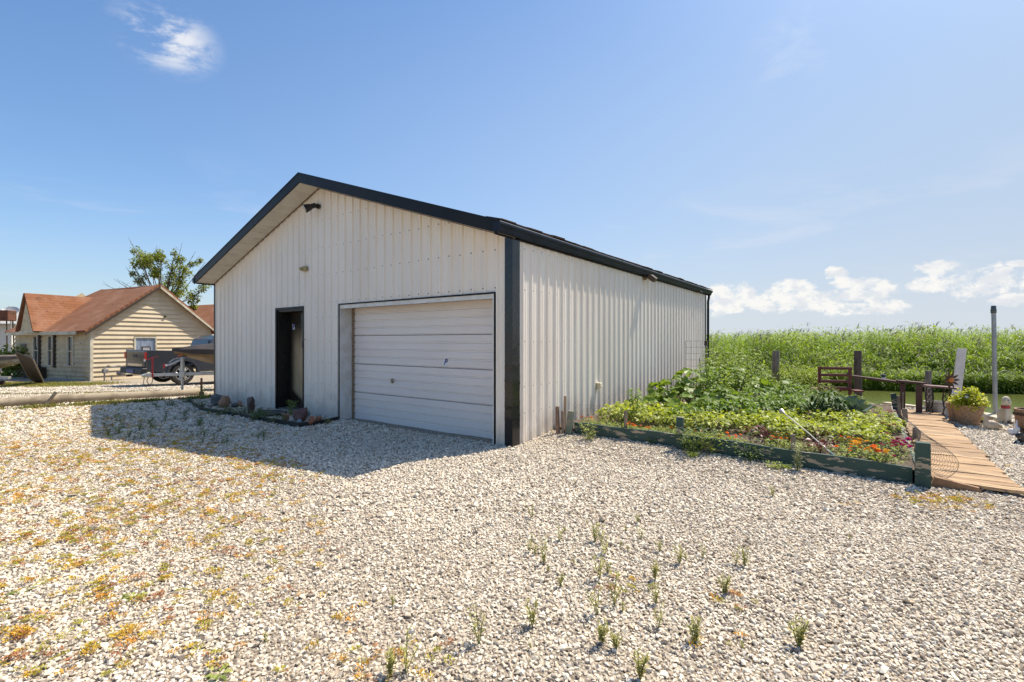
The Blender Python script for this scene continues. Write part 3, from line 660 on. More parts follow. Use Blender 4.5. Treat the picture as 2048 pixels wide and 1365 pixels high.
mb = MB(); mb.tube([(-.06, -.1001, -.008), (-.0605, -.102, -.008)], .022, 12); mb.build('socket_hole', M('pale socket', (.6, .55, .42)), CB)
def side_flood(px, py, label, big):
    y, z = on_side(px, py, 0); rt = thing('side_floodlight', label, 'floodlight', G(.02, y, z), GROT)
    q = 1 if big else .6
    MB().bb(0, .03, -.06*q, .06*q, -.05*q, .09*q).build('mounting_box', M('rusty tan plate', (.28, .17, .09), (.16, .08, .04), rough=.7, scale=14), rt, bevel=.006)
    mb = MB(); mb.tube([(.03, 0, .05*q), (.10*q, .02, .03*q)], .014*q, 8); mb.build('arm', BLK, rt)
    T = Matrix.Translation((.17*q, .03, -.02*q)) @ Matrix.Rotation(R(38), 4, 'Y') @ Matrix.Rotation(R(10), 4, 'Z')
    mb = MB(); mb.prism([(-.09*q, -.035*q), (.09*q, -.05*q), (.09*q, .05*q), (-.05*q, .06*q), (-.09*q, .03*q)], -.11*q, .11*q, 'y', T); mb.build('lamp_housing', M('rusted brown lamp', (.10, .045, .025), (.05, .03, .02), rough=.45, scale=18) if big else BLK, rt, fix=True, bevel=.006)
    mb = MB(); mb.bb(-.075*q, .075*q, -.095*q, .095*q, -.062*q, -.05*q, T); mb.build('lens', M('clear lamp lens', (.55, .45, .32), rough=.2), rt)
    for yy in (-.13*q, .13*q):
        pass
side_flood(1287, 556, 'rusty brown floodlight hanging under the gutter halfway along the side wall', True)
side_flood(1391, 584, 'small black light at the far end of the side wall under the gutter', False)
y, z = on_side(1192, 771, 0)
OB = thing('dryer_vent', 'small cream hooded outlet box low on the ribbed side wall', 'outlet box', G(.02, y, z), GROT)
CR = M('cream plastic', (.62, .55, .42), (.5, .42, .3), rough=.5, scale=8)
MB().bb(-.01, .012, -.065, .065, -.075, .06).build('flange', CR, OB, bevel=.004); MB().prism([(.012, -.06), (.10, -.04), (.085, .05), (.012, .05)], -.05, .05).build('hood', CR, OB, fix=True, bevel=.006)
# loose wire with a hasp beside the entry door
x, z = on_front(606, 688, -.03)
WR = thing('door_wire', 'thin black wire sticking out beside the dark entry door', 'wire', G(x, -.035, z), GROT)
mb = MB(); mb.tube([(0, 0, -.05), (.05, -.02, .0), (.10, -.05, .05), (.16, -.06, .085), (.21, -.05, .08)], .0045, 5); mb.build('cable', BLK, WR)
MB().bb(-.02, .015, -.012, .004, -.08, .05).build('hasp', BLK, WR, bevel=.003)
# ================================================================ house, truck, boats and the rest of the left side
SID = M('beige vinyl siding', (.60, .49, .33), (.54, .43, .28), rough=.6, scale=1.5, spots=(.30, .24, .16), sscale=3, sa=.66, sb=.8)
SID2 = M('aged cream clapboard', (.60, .49, .31), (.50, .40, .25), rough=.8, scale=3, spots=(.18, .13, .08), sscale=5, sa=.6, sb=.75, bump=.1)
def mat_roof(name='red brown shingles', c1=(.28, .112, .045), c2=(.235, .09, .036)):
    m, nt, bs = newmat(name); tc = nt.nodes.new('ShaderNodeTexCoord'); br = nt.nodes.new('ShaderNodeTexBrick'); mp = nt.nodes.new('ShaderNodeMapping')
    nt.links.new(tc.outputs['UV'], mp.inputs[0]); nt.links.new(mp.outputs[0], br.inputs[0]); br.inputs['Scale'].default_value = 1; br.inputs['Brick Width'].default_value = .9; br.inputs['Row Height'].default_value = .125; br.inputs['Mortar Size'].default_value = .012
    br.inputs['Color1'].default_value = (*c1, 1); br.inputs['Color2'].default_value = (*c2, 1); br.inputs['Mortar'].default_value = (.17, .06, .03, 1)
    c = mix(nt, rmp(nt, nz(nt, 1.2, 5, .7), .45, .7, 0, .6), br.outputs[0], (.36, .19, .12)); c = mix(nt, rmp(nt, nz(nt, 2.6, 4, .6, (1, 1, 3)), .64, .70), c, (.10, .05, .035))
    nt.links.new(c, bs.inputs['Base Color']); bs.inputs['Roughness'].default_value = .95; nt.links.new(bumpn(nt, br.outputs['Fac'], -.6, .02), bs.inputs['Normal']); return m
ROOF = mat_roof()
TRIMH = M('dirty cream trim', (.62, .56, .43), (.45, .38, .27), rough=.7, scale=4); GLASS = M('dark window glass', (.03, .035, .045), rough=.08, spec=.8); BRN = M('dark rotten trim', (.05, .035, .022), rough=.9)
HX, HY = Vector((.428, .904, 0)), Vector((-.904, .428, 0))       # along the gable wall, along the long front wall
HK = Vector((-18.35, 21.0, -.28)); HROT = math.atan2(.904, .428)
HOUSE = thing('house', 'small beige sided house with a rusty red shingle roof and front dormer', 'house', HK, HROT)
# local frame: x along gable wall (0..5.25), y along the front wall (0..7.2), z up
GW = 5.25; HL = 7.1; EV = 2.38; RZ = 4.42; PK = GW/2; HS = (RZ-EV)/PK
def htop(x): return EV + (PK-abs(x-PK))*HS
# lapped siding boards on the gable wall
bh = .205; z = .04; i = 0
while z < RZ-.05:
    z1 = min(z+bh, RZ-.02)
    def half(zz): return PK if zz <= EV else PK-(zz-EV)/HS
    a0, a1 = PK-half(z), PK+half(z); b0, b1 = PK-half(z1), PK+half(z1)
    segs = [(a0, a1, b0, b1)]
    if z1 > 1.12 and z < 1.98: segs = [(a0, 1.62, b0, 1.62), (2.58, a1, 2.58, b1)]
    for (p0, p1, q0, q1) in segs:
        mb = MB(); lo = -.062; hi = -.010
        if i % 1 == 0:
            zm = z+bh*.5 if z1-z > bh*.6 else None
        mb.add([(p0, lo, z), (p1, lo, z), (q1, hi, z1), (q0, hi, z1), (p0, 0, z), (p1, 0, z), (q1, 0, z1), (q0, 0, z1)], [(0, 1, 2, 3), (4, 7, 6, 5), (0, 4, 5, 1), (1, 5, 6, 2), (3, 2, 6, 7), (0, 3, 7, 4)])
        mb.build('siding_board', SID, HOUSE)
    z += bh*.5 if False else bh; i += 1
# gable core and front walls
mb = MB(); mb.prism([(0, -.02), (GW, -.02), (GW, EV), (PK, RZ-.02), (0, EV)], .0, .12, 'y'); mb.prism([(0, -.02), (GW, -.02), (GW, EV), (PK, RZ-.02), (0, EV)], HL-.12, HL, 'y')
mb.bb(0, .12, .12, HL-.12, -.02, EV); mb.bb(GW-.12, GW, .12, HL-.12, -.02, EV); mb.build('wall', SID2, HOUSE)
z = .02
while z < EV-.05:   # boards of the front wall (faces -x)
    for (y0, y1) in ((.06, 1.35), (1.95, 3.15), (3.75, 4.6), (5.2, HL)) if (z > .62 and z < 2.0) else ((.06, HL),):
        mb = MB(); mb.add([(-.06, y0, z), (-.06, y1, z), (-.010, y1, z+.2), (-.010, y0, z+.2), (0, y0, z), (0, y1, z), (0, y1, z+.2), (0, y0, z+.2)], [(0, 3, 2, 1), (4, 5, 6, 7), (0, 1, 5, 4), (1, 2, 6, 5), (3, 7, 6, 2), (0, 4, 7, 3)]); mb.build('clapboard', SID2, HOUSE)
    z += .2
MB().bb(-.06, .05, -.065, .055, 0, EV).build('corner_board', TRIMH, HOUSE)
def hwin(y0, y1, z0, z1, kind=0):
    fr = MB(); w = .06; fr.bb(-.07, .02, y0, y0+w, z0, z1); fr.bb(-.07, .02, y1-w, y1, z0, z1); fr.bb(-.07, .02, y0+w, y1-w, z1-w, z1); fr.bb(-.09, .02, y0+w, y1-w, z0, z0+w); fr.bb(-.05, .02, y0+w, y1-w, (z0+z1)/2-.02, (z0+z1)/2+.02)
    f = fr.build('window', TRIMH, HOUSE); MB().bb(-.018, -.008, y0+w, y1-w, z0+w, z1-w).build('pane', GLASS, f)
    m2 = MB(); n = 7
    for k in range(n):
        yy = y0+w+(y1-y0-2*w)*k/n; m2.bb(-.0075+.002*(k % 2), -.003+.002*(k % 2), yy, yy+(y1-y0-2*w)/n, z0+w, z1-w)
    if kind: m2.build('curtain', M('faded curtain', (.42, .42, .46), (.25, .25, .30), rough=.9, scale=6), f)
    return f
hwin(1.38, 1.92, .62, 2.02, 1); hwin(3.2, 3.72, .60, 2.05); hwin(4.65, 5.15, .60, 2.05)
for (a, b) in ((2.98, 3.14), (4.40, 4.58)): MB().bb(-.10, -.047, a, b, .55, 2.15).build('shutter', BRN, HOUSE)
MB().bb(-.10, -.047, 5.9, 6.3, 1.35, 1.65).build('meter_box', M('grey box', (.2, .18, .15)), HOUSE)
# window in the gable wall with curtain and a sign card
fr = MB(); fr.bb(1.62, 1.68, -.075, .02, 1.12, 1.98); fr.bb(2.52, 2.58, -.075, .02, 1.12, 1.98); fr.bb(1.68, 2.52, -.075, .02, 1.92, 1.98); fr.bb(1.68, 2.52, -.095, .02, 1.12, 1.17)
f = fr.build('window', TRIMH, HOUSE); MB().bb(1.68, 2.52, -.03, -.024, 1.17, 1.92).build('pane', M('bluish pane', (.16, .20, .28), (.30, .34, .42), rough=.12, scale=5, stretch=(3, 1, .3)), f)
MB().bb(1.93, 2.33, -.038, -.031, 1.22, 1.52).build('card', BRN, f)
m2 = MB()
for k in range(3):
    xx = 2.0
    while xx < 2.26: wd = random.uniform(.03, .06); m2.bb(xx, min(xx+wd, 2.27), -.041, -.0385, 1.28+.07*k, 1.315+.07*k); xx += wd+.015
m2.build('lettering', PAPER, f)
MB().lathe([(0, .09), (.05, .085), (.05, 0)], (0, 0, 0), 10, Matrix.Translation((2.95, -.03, 2.98)) @ Matrix.Rotation(R(90), 4, 'X')).build('vent_pipe', BRN, HOUSE)
# roof slabs with UVs for the shingle courses
def roof_slab(name, P, parent, th=.09, mat=ROOF, sag=0):
    """P: 4 corners, eave-left, eave-right, ridge-right, ridge-left"""
    a, b, c, d = [Vector(p) for p in P]; n = 14; m2 = MB(); uv = []
    nrm = (b-a).cross(d-a).normalized(); nrm = nrm if nrm.z > 0 else -nrm
    for k in range(n+1):
        t = k/n; s = -sag*math.sin(math.pi*t)
        for q, base in ((0, a.lerp(b, t)), (1, d.lerp(c, t))):
            base = base+Vector((0, 0, s*(1 if q else .6))); m2.v.append(tuple(base+nrm*th)); m2.v.append(tuple(base)); 
    for k in range(n):
        o = k*4; p = o+4
        m2.f += [(o, o+2, p+2, p), (o+1, p+1, p+3, o+3), (o, p, p+1, o+1), (o+2, o+3, p+3, p+2)]
    m2.f += [(0, 1, 3, 2), (n*4, n*4+2, n*4+3, n*4+1)]
    me = bpy.data.meshes.new(name); me.from_pydata(m2.v, [], m2.f); bm = bmesh.new(); bm.from_mesh(me); bmesh.ops.recalc_face_normals(bm, faces=bm.faces)
    ul = bm.loops.layers.uv.new('uv'); eu = (b-a).normalized(); ev = (d-a)-eu*(d-a).dot(eu); ev.normalize()
    for fc in bm.faces:
        for lp in fc.loops: lp[ul].uv = ((lp.vert.co-a).dot(eu), (lp.vert.co-a).dot(ev))
    bm.to_mesh(me); bm.free(); return link(name, me, mat, parent)
o_ = .28
RY = .95  # ridge sags slightly; the far end is hipped
roof_slab('roof_slope', [(-.30, -o_, EV-.30*HS+.02), (-.30, HL+.2, EV-.30*HS+.02), (PK, HL-2.2, RZ+.02), (PK, -o_, RZ+.02)], HOUSE, sag=.10)
roof_slab('roof_slope', [(GW+.30, HL+.2, EV-.30*HS+.02), (GW+.30, -o_, EV-.30*HS+.02), (PK, -o_, RZ+.02), (PK, HL-2.2, RZ+.02)], HOUSE)
roof_slab('hip_slope', [(-.30, HL+.22, EV-.30*HS+.02), (GW+.3, HL+.22, EV-.30*HS+.02), (PK+.02, HL-2.2, RZ+.02), (PK-.02, HL-2.2, RZ+.02)], HOUSE)
for s in (-1, 1):   # rake boards of the gable
    x1 = PK+s*(PK+.33); z1 = EV-.33*HS
    p = [(PK, RZ-.10), (x1, z1-.10), (x1, z1+.02), (PK, RZ+.02)]; MB().prism(p if s == 1 else p[::-1], -o_-.03, -o_, 'y').build('rake_board', TRIMH if s == 1 else BRN, HOUSE, fix=True)
MB().bb(-.36, -.305, .5, HL, EV-.30*HS-.09, EV-.30*HS+.06).build('eave_gutter', TRIMH, HOUSE)
# narrow front gable (dormer) projecting over the bay
dy0, dy1, dx = 3.75, 5.2, -.62; dp = (dy0+dy1)/2; dz0 = EV-.12; dz1 = 3.98; back = PK-(RZ-dz1)/HS
MB().prism([(dy0+.12, dz0), (dy1-.12, dz0), (dp, dz1-.12)], dx+.10, .3, 'x').build('dormer_wall', SID2, HOUSE, fix=True)
roof_slab('dormer_slope', [(dx, dy0-.1, dz0-.05), (.15, dy0-.1, dz0-.05), (back+.05, dp, dz1), (dx, dp, dz1)], HOUSE, th=.07)
roof_slab('dormer_slope', [(dx, dy1+.1, dz0-.05), (.15, dy1+.1, dz0-.05), (back+.05, dp, dz1), (dx, dp, dz1)], HOUSE, th=.07)
m2 = MB(); m2.prism([(dy0+.1, dz0+.35), (dp, dz1-.35), (dy1-.1, dz0+.35), (dp, dz1-.1)], dx+.02, dx+.09, 'x'); 
MB().bb(dx+.08, .0, dy0, dy1, EV-.22, EV-.12).build('bay_ledge', TRIMH, HOUSE)
MB().bb(dx+.2, -.06, dy0+.1, dy1-.1, .0, .55).build('bay_base', BRN, HOUSE)
MB().bb(-.35, -.05, .3, 3.1, -.02, .07).build('foundation', M('concrete', (.4, .37, .32), rough=.9), HOUSE)
# wing behind, same shingles
WING = thing('house_wing', 'rear house wing whose red shingle roof shows left of the garage eave', 'house', HK+HX*6.9+Vector((0, 0, 0)), HROT)
MB().bb(0, 4.2, -3.6, 9.6, 0, 2.35).build('wall', SID, WING)
roof_slab('roof_slope', [(-.3, -3.9, 2.3), (-.3, 9.9, 2.3), (2.1, 9.9, 4.1), (2.1, -3.9, 4.1)], WING); roof_slab('roof_slope', [(4.5, -3.9, 2.3), (4.5, 9.9, 2.3), (2.1, 9.9, 4.1), (2.1, -3.9, 4.1)], WING)
MB().bb(-.05, .0, -2.5, -1.6, .9, 1.9).build('window', GLASS, WING)

# gas meter and pipe rail by the wall
def hp(x, y, z=0): return HK+HX*x+HY*y+Vector((0, 0, z))
GM = M('galvanised meter', (.22, .22, .22), (.12, .10, .09), rough=.6, scale=12)
p = hp(.55, -.4); gm = thing('gas_meter', 'grey gas meter with pipes against the beige siding', 'gas meter', p, HROT)
mb = MB(); mb.tube([(-.25, 0, 0), (-.25, 0, .62), (-.1, 0, .70), (.0, 0, .62)], .03, 8); mb.tube([(.02, 0, .0), (.02, 0, .2)], .03, 8); mb.tube([(.0, 0, .62), (.3, 0, .68), (.45, .05, .62), (.45, .05, .45)], .028, 8); mb.build('pipes', GM, gm, smooth='auto')
mb = MB(); mb.lathe([(0, -.12), (.12, -.11), (.17, -.03), (.17, .03), (.12, .11), (0, .12)], (.38, 0, .34), 16); mb.build('meter_body', GM, gm, smooth='auto')
MB().bb(-.33, -.12, -.08, .08, .36, .56).build('regulator', GM, gm, bevel=.03)
gr = thing('pipe_rail', 'thin dark pipe rail beside the gas meter', 'rail', hp(1.1, -.4), HROT); mb = MB(); mb.tube([(0, 0, .66), (.75, 0, .66), (.75, 0, 0)], .018, 6); mb.build('rail', BRN, gr)

# ------------------------------------------------ pickup truck
TA = math.atan2(.835, .55); TP = Vector((-12.92, 17.0, -.12))
PAINT = M('dark grey car paint', (.055, .06, .072), rough=.16, metal=.35, spec=.8); PLAST = M('black plastic trim', (.012, .012, .013), rough=.5); TYRE = M('tyre rubber', (.02, .019, .018), (.05, .04, .03), rough=.9, scale=8); ALLOY = M('bright alloy', (.6, .6, .6), rough=.3, metal=.9); CHROME = M('chrome', (.5, .48, .44), rough=.12, metal=1)
REDL = M('red tail lamp', (.45, .02, .02), rough=.15); TG = M('truck glass', (.012, .014, .016), rough=.05, spec=1)
TR = thing('pickup_truck', 'dark grey crew cab pickup parked by the beige house wall', 'pickup truck', TP+Vector((.55, .835, 0))*0, TA)
# local: x forward, y left; near (right) side at y = 0, far side at y = 1.9 ; rear at x = 0
def arch(cx, r, z0, n=9, flip=False):
    pts = [(cx+r*math.cos(math.pi-math.pi*k/n), z0+r*math.sin(math.pi*k/n)) for k in range(n+1)]
    return pts
side = [(0.02, .52)]+[(.70, .50)]+arch(1.18, .47, .42)+[(1.68, .46), (4.05, .46)]+arch(4.62, .47, .42)+[(5.12, .48), (5.55, .55), (5.6, .95), (5.2, 1.12), (4.2, 1.18), (2.05, 1.22), (.03, 1.30)]
for y0, y1 in ((0, .10), (1.8, 1.9)):
    poly = side; MB().prism(poly, y0, y1).build('body_side', PAINT, TR, fix=True, bevel=.045, seg=4)
for cx in (1.18, 4.62):   # flared arches
    mb = MB(); ring = [(cx+.47*math.cos(a), .42+.47*math.sin(a)) for a in np.linspace(math.pi, 0, 12)]+[(cx+.56*math.cos(a), .44+.56*math.sin(a)) for a in np.linspace(0, math.pi, 12)]
    mb.prism(ring, -.035, .02); mb.build('wheel_arch', PAINT, TR, fix=True, bevel=.015, seg=2)
mb = MB(); mb.bb(.1, 5.4, .10, 1.8, .60, .72); mb.build('bed_floor', PLAST, TR)
mb = MB(); mb.bb(.0, .07, .12, 1.78, .66, 1.27); tgt = mb.build('tailgate', PAINT, TR, bevel=.03, seg=3)
MB().bb(-.012, .0, .78, 1.12, 1.03, 1.13).build('handle', PLAST, tgt); MB().bb(-.008, -.001, .3, 1.6, .72, .80).build('moulding', CHROME, tgt)
mb = MB(); mb.prism([(-.16, .44), (.05, .42), (.05, .66), (-.14, .66)], -.02, 1.92, 'y'); bp = mb.build('rear_bumper', PLAST, TR, fix=True, bevel=.04, seg=3)
MB().bb(-.172, -.16, .62, 1.25, .47, .60).build('number_plate', M('plate', (.08, .10, .25), rough=.4), bp)
mb = MB(); mb.bb(-.26, -.1, .88, 1.0, .34, .42); mb.build('tow_hitch', PLAST, bp)
for y0, y1 in ((-.022, .14), (1.76, 1.922)):
    MB().bb(-.02, .15, y0+(.03 if y0 < 0 else 0), y1, .96, 1.22).build('tail_light', REDL, TR, bevel=.02, seg=2)
MB().bb(-.028, -.018, .0, .12, .90, .98).build('reverse_lamp', M('clear lamp', (.7, .66, .62), rough=.2), TR)
# cab
cabp = [(2.10, 1.18), (4.35, 1.12), (4.05, 1.36), (3.45, 1.80), (2.55, 1.84), (2.22, 1.68)]
mb = MB(); vs = []; n = len(cabp)
for y, ins in ((.04, 0), (1.86, 0)):
    for (x, z) in cabp:
        k = max(0, (z-1.2))*.30; vs.append((x, y+(k if y < 1 else -k), z))
mb.add(vs, [tuple(range(n)), tuple(range(n, 2*n))[::-1]]+[(i, i+n, (i+1) % n+n, (i+1) % n) for i in range(n)]); mb.build('cab', PAINT, TR, fix=True, bevel=.03, seg=3)
def inset_y(z): return .04+max(0, z-1.2)*.30
mb = MB()
for poly in ([(2.42, 1.26), (3.15, 1.26), (3.15, 1.72), (2.62, 1.73)], [(3.22, 1.26), (4.0, 1.26), (3.5, 1.70), (3.22, 1.72)]):
    mb.add([(x, inset_y(z)-.035, z) for x, z in poly]+[(x, 1.9-inset_y(z)+.035, z) for x, z in poly], [(0, 1, 2, 3), (7, 6, 5, 4)])
mb.build('side_glass', TG, TR); mb = MB(); mb.add([(2.085, .22, 1.28), (2.085, 1.68, 1.28), (2.195, 1.6, 1.66), (2.195, .3, 1.66)], [(0, 3, 2, 1)]); mb.build('rear_glass', TG, TR)
mb = MB(); mb.add([(4.28, .2, 1.22), (4.28, 1.7, 1.22), (3.52, 1.56, 1.79), (3.52, .34, 1.79)], [(0, 1, 2, 3)]); mb.build('windscreen', TG, TR)
mb = MB(); mb.bb(4.1, 5.5, .1, 1.8, .6, 1.08); mb.bb(2.1, 4.2, .1, 1.8, .5, 1.17); mb.build('bonnet', PAINT, TR, bevel=.05, seg=3)
MB().bb(2.6, 2.75, .9, 1.0, 1.84, 1.88).build('roof_antenna', M('white shell', (.7, .7, .7), rough=.4), TR, bevel=.01)
MB().bb(1.7, 4.0, -.06, .04, .36, .44).build('running_board', PLAST, TR, bevel=.02)
def wheel(parent, x, y, r=.40, w=.25):
    T = Matrix.Translation((x, y, r)) @ Matrix.Rotation(R(90), 4, 'X')
    m2 = MB(); m2.lathe([(r*.66, -w/2), (r*.9, -w/2), (r*.985, -w*.36), (r, -w*.2), (r, w*.2), (r*.985, w*.36), (r*.9, w/2), (r*.66, w/2), (r*.62, 0)], (0, 0, 0), 28, T); ty = m2.build('wheel', TYRE, parent, smooth='auto')
    m2 = MB(); m2.lathe([(r*.64, -w*.4), (r*.66, -w*.47), (r*.60, -w*.47), (r*.58, -w*.3)], (0, 0, 0), 28, T); m2.lathe([(r*.64, w*.4), (r*.66, w*.47), (r*.60, w*.47), (r*.58, w*.3)], (0, 0, 0), 28, T)
    for sgn in (-1, 1):
        for k in range(6):
            a = k*math.pi/3
            for da in (-.16, .16): m2.tube([(r*.1*math.cos(a), r*.1*math.sin(a), sgn*w*.40), (r*.60*math.cos(a+da), r*.60*math.sin(a+da), sgn*w*.42)], [.022, .026], 5, T=T)
        m2.lathe([(0, w*.44*sgn), (.05, w*.43*sgn), (.06, w*.36*sgn)], (0, 0, 0), 12, T)
    m2.build('rim', ALLOY, ty, smooth='auto'); m2 = MB(); m2.lathe([(0, -.03), (r*.6, -.03), (r*.6, .03), (0, .03)], (0, 0, 0), 20, T); m2.build('brake_disc', PLAST, ty)
for x in (1.18, 4.62):
    for y in (.14, 1.76): wheel(TR, x, y)

# ------------------------------------------------ boat under a cover on its trailer (bow towards the left)
GALV = M('galvanised steel', (.52, .52, .50), (.40, .38, .34), rough=.45, metal=.5, scale=9); COVER = M('dark boat cover', (.035, .028, .026), (.05, .04, .035), rough=.75, scale=3, bump=.3, bscale=3, bdist=.04); HULLM = M('tan hull', (.17, .11, .045), (.12, .075, .03), rough=.3, scale=2); REDM = M('red paint', (.34, .015, .02), rough=.4)
jk = gp(365, 782); BD = Vector((.86, .51, 0)).normalized(); BROT = math.atan2(BD.y, BD.x); 
BT = thing('boat_trailer', 'galvanised boat trailer with tongue jack, winch post and red strap stand', 'boat trailer', Vector((jk.x, jk.y, float(gz(jk.x, jk.y)))), BROT)
TZ = .52   # tongue height
mb = MB(); mb.bb(-.72, 1.6, -.04, .04, TZ-.05, TZ+.05); mb.build('tongue', GALV, BT, bevel=.006)
for s in (-1, 1):
    mb = MB(); mb.tube([(1.2, 0, TZ), (2.1, s*.6, TZ), (4.6, s*.65, TZ)], .045, 6); mb.build('frame_rail', GALV, BT)
mb = MB(); mb.bb(3.3, 3.4, -.95, .95, .36, .44); mb.build('axle', GALV, BT)
for y in (-.95, .95): wheel(BT, 3.35, y, .32, .2)
mb = MB(); mb.tube([(0, -.09, .0), (0, -.09, 1.02)], .035, 10); mb.tube([(0, -.09, .0), (0, -.09, .03)], .07, 10); mb.build('jack_post', GALV, BT, smooth='auto')
MB().bb(-.07, .07, -.15, .06, TZ-.09, TZ+.09).build('jack_clamp', GALV, BT, bevel=.01)
mb = MB(); mb.bb(-.05, .05, -.04, .04, TZ+.05, 1.05); mb.build('winch_post', GALV, BT, bevel=.008)
mb = MB(); mb.tube([(.06, 0, 1.15), (-.05, -.02, 1.13), (-.10, -.02, 1.08)], .045, 10); mb.build('bow_roller', M('red rubber', (.42, .10, .04), rough=.5), BT, smooth='auto')
mb = MB(); mb.tube([(-.02, 0, .98), (-.30, -.08, .84), (-.42, -.12, .80)], .03, 8); mb.tube([(-.02, 0, 1.05), (-.22, -.1, 1.0), (-.32, -.12, .90)], .018, 6); mb.build('winch_arm', GALV, BT)
mb = MB(); mb.tube([(-.47, -.14, .72), (-.45, -.12, .86)], .022, 6); mb.build('winch_handle', REDM, BT)
mb = MB(); mb.bb(-.93, -.72, -.06, .06, TZ-.06, TZ+.06); mb.tube([(-.93, 0, TZ), (-1.02, 0, TZ-.02)], .05, 8); mb.build('coupler', GALV, BT, bevel=.01)
mb = MB(); mb.tube([(-.84, .02, TZ), (-.9, .06, TZ-.18), (-.84, .0, TZ-.30), (-.76, -.06, TZ-.24), (-.74, -.02, TZ-.05)], .012, 5); mb.tube([(-.95, .0, TZ-.05), (-.98, 0, TZ-.25), (-.9, 0, TZ-.36)], .010, 5); mb.build('safety_chain', M('rusty chain', (.14, .11, .08), rough=.7), BT)
mb = MB(); mb.bb(-.768, -.725, -.075, -.065, TZ-.08, TZ+.54); mb.tube([(-.90, -.07, TZ+.46), (-.62, -.07, TZ+.57)], .010, 5); mb.build('red_stand', REDM, BT)
def boat(name, label, loc, rot, L, bmx, z0, z1, cov, hullm, covm, bowlift=.15):
    rt = thing(name, label, 'boat', loc, rot); n = 14
    def st(t): # 0 bow .. 1 stern
        hb = bmx*min(1, (t*1.7)**.8) if t > 0 else 0.02
        keel = z0 + (z1-z0)*.90*max(0, 1-t*2.0)**1.3; ch = keel+(z1-keel)*.42; return hb, keel, ch
    V = []; Fh = []
    for i in range(n+1):
        t = (i/n)**1.3; x = t*L; hb, k, ch = st(t); sh = z1+bowlift*(1-t)**2
        V += [(x, -hb-.01, sh), (x, -hb*.82, ch), (x, 0, k), (x, hb*.82, ch), (x, hb+.01, sh)]
    for i in range(n):
        for j in range(4): a = i*5+j; Fh.append((a, a+5, a+6, a+1))
    Fh.append(tuple(n*5+j for j in range(5))); m2 = MB(); m2.add(V, Fh); m2.build('hull', hullm, rt, smooth='auto')
    V = []; Fh = []
    for i in range(n+1):
        t = (i/n)**1.3; x = t*L-.05*(1-t); hb, k, ch = st(t); sh = z1+bowlift*(1-t)**2; b0 = min(1, t*7); top = sh+cov*(1-math.exp(-t*4))*.9+.05*b0
        V += [(x, -hb-.04*b0, sh-.03-.10*b0), (x, -hb-.045*b0, sh+.03*b0), (x, -hb*.55, (sh+top)/2+.05), (x, 0, top), (x, hb*.55, (sh+top)/2+.05), (x, hb+.045*b0, sh+.03*b0), (x, hb+.04*b0, sh-.03-.10*b0)]
    for i in range(n):
        for j in range(6): a = i*7+j; Fh.append((a, a+1, a+8, a+7))
    Fh.append(tuple(range(7))); m2 = MB(); m2.add(V, Fh); o = m2.build('boat_cover', covm, rt, smooth='auto'); return rt
boat('covered_boat', 'boat with dark fabric cover over its bow, poking out behind the garage corner', Vector((jk.x, jk.y, float(gz(jk.x, jk.y))))+BD*(-.22), BROT, 4.4, .82, .55, 1.24, .30, HULLM, COVER, .04)

# ------------------------------------------------ second boat, far left, with a leaning board
HULL2 = M('weathered aluminium hull', (.34, .31, .24), (.22, .19, .14), rough=.5, scale=4); COV2 = M('brown tarpaulin', (.13, .10, .08), (.09, .07, .055), rough=.85, scale=3, bump=.3, bscale=4, bdist=.04)
b2 = gp(57, 771); zb = float(gz(b2.x, b2.y))
boat('old_boat', 'weathered grey boat with drooping brown tarp at the left edge', (b2.x, b2.y, zb), R(176), 4.6, .9, .42, 1.0, .05, HULL2, COV2, .12)
T2 = thing('old_trailer', 'rusty jack and trailer frame under the old grey boat', 'boat trailer', (b2.x-1.1, b2.y-.25, zb), R(176))
mb = MB(); mb.tube([(0, 0, 0), (0, 0, .85)], .035, 8); mb.build('jack_post', GALV, T2); MB().bb(-1.0, 3.2, .2, .3, .28, .38).build('frame_rail', GALV, T2); MB().bb(-1.0, 3.2, .9, 1.0, .28, .38).build('frame_rail', GALV, T2)
MB().bb(-.35, .1, -.02, .12, .52, .66).build('winch', M('pale winch', (.5, .47, .4), rough=.6), T2)
for y in (.1, 1.1): wheel(T2, 1.9, y, .3, .18)
MB().bb(-.75, -.45, .2, .5, .06, .22).build('wheel_chock', BRN, T2)
q0 = gp(78, 767); t0 = Vector(((51-1024)/F*16.9, 16.9, hz(16.9, 712)))
LB = thing('leaning_board', 'dark board leaning from the old boat down to the grass', 'board', q0)
ax = (t0-q0); LA = ax.length; ax.normalize(); wd_ = Vector((.62, -.3, 0)); wd_ = (wd_-ax*wd_.dot(ax)).normalized(); nn = ax.cross(wd_); MT = Matrix((ax, wd_, nn)).transposed().to_4x4()
mb = MB(); mb.bb(0, LA, -.30, .24, -.02, .012, MT); mb.build('panel', M('dark stained board', (.035, .026, .02), rough=.8), LB)
mb = MB(); mb.bb(0, LA, .241, .262, -.025, .016, MT); mb.build('edge_strip', M('dull strip', (.25, .22, .18), rough=.7), LB); mb = MB(); mb.bb(.2, LA-.3, -.33, -.31, -.03, .01, MT); mb.build('edge_strip', bpy.data.materials['dull strip'], LB)
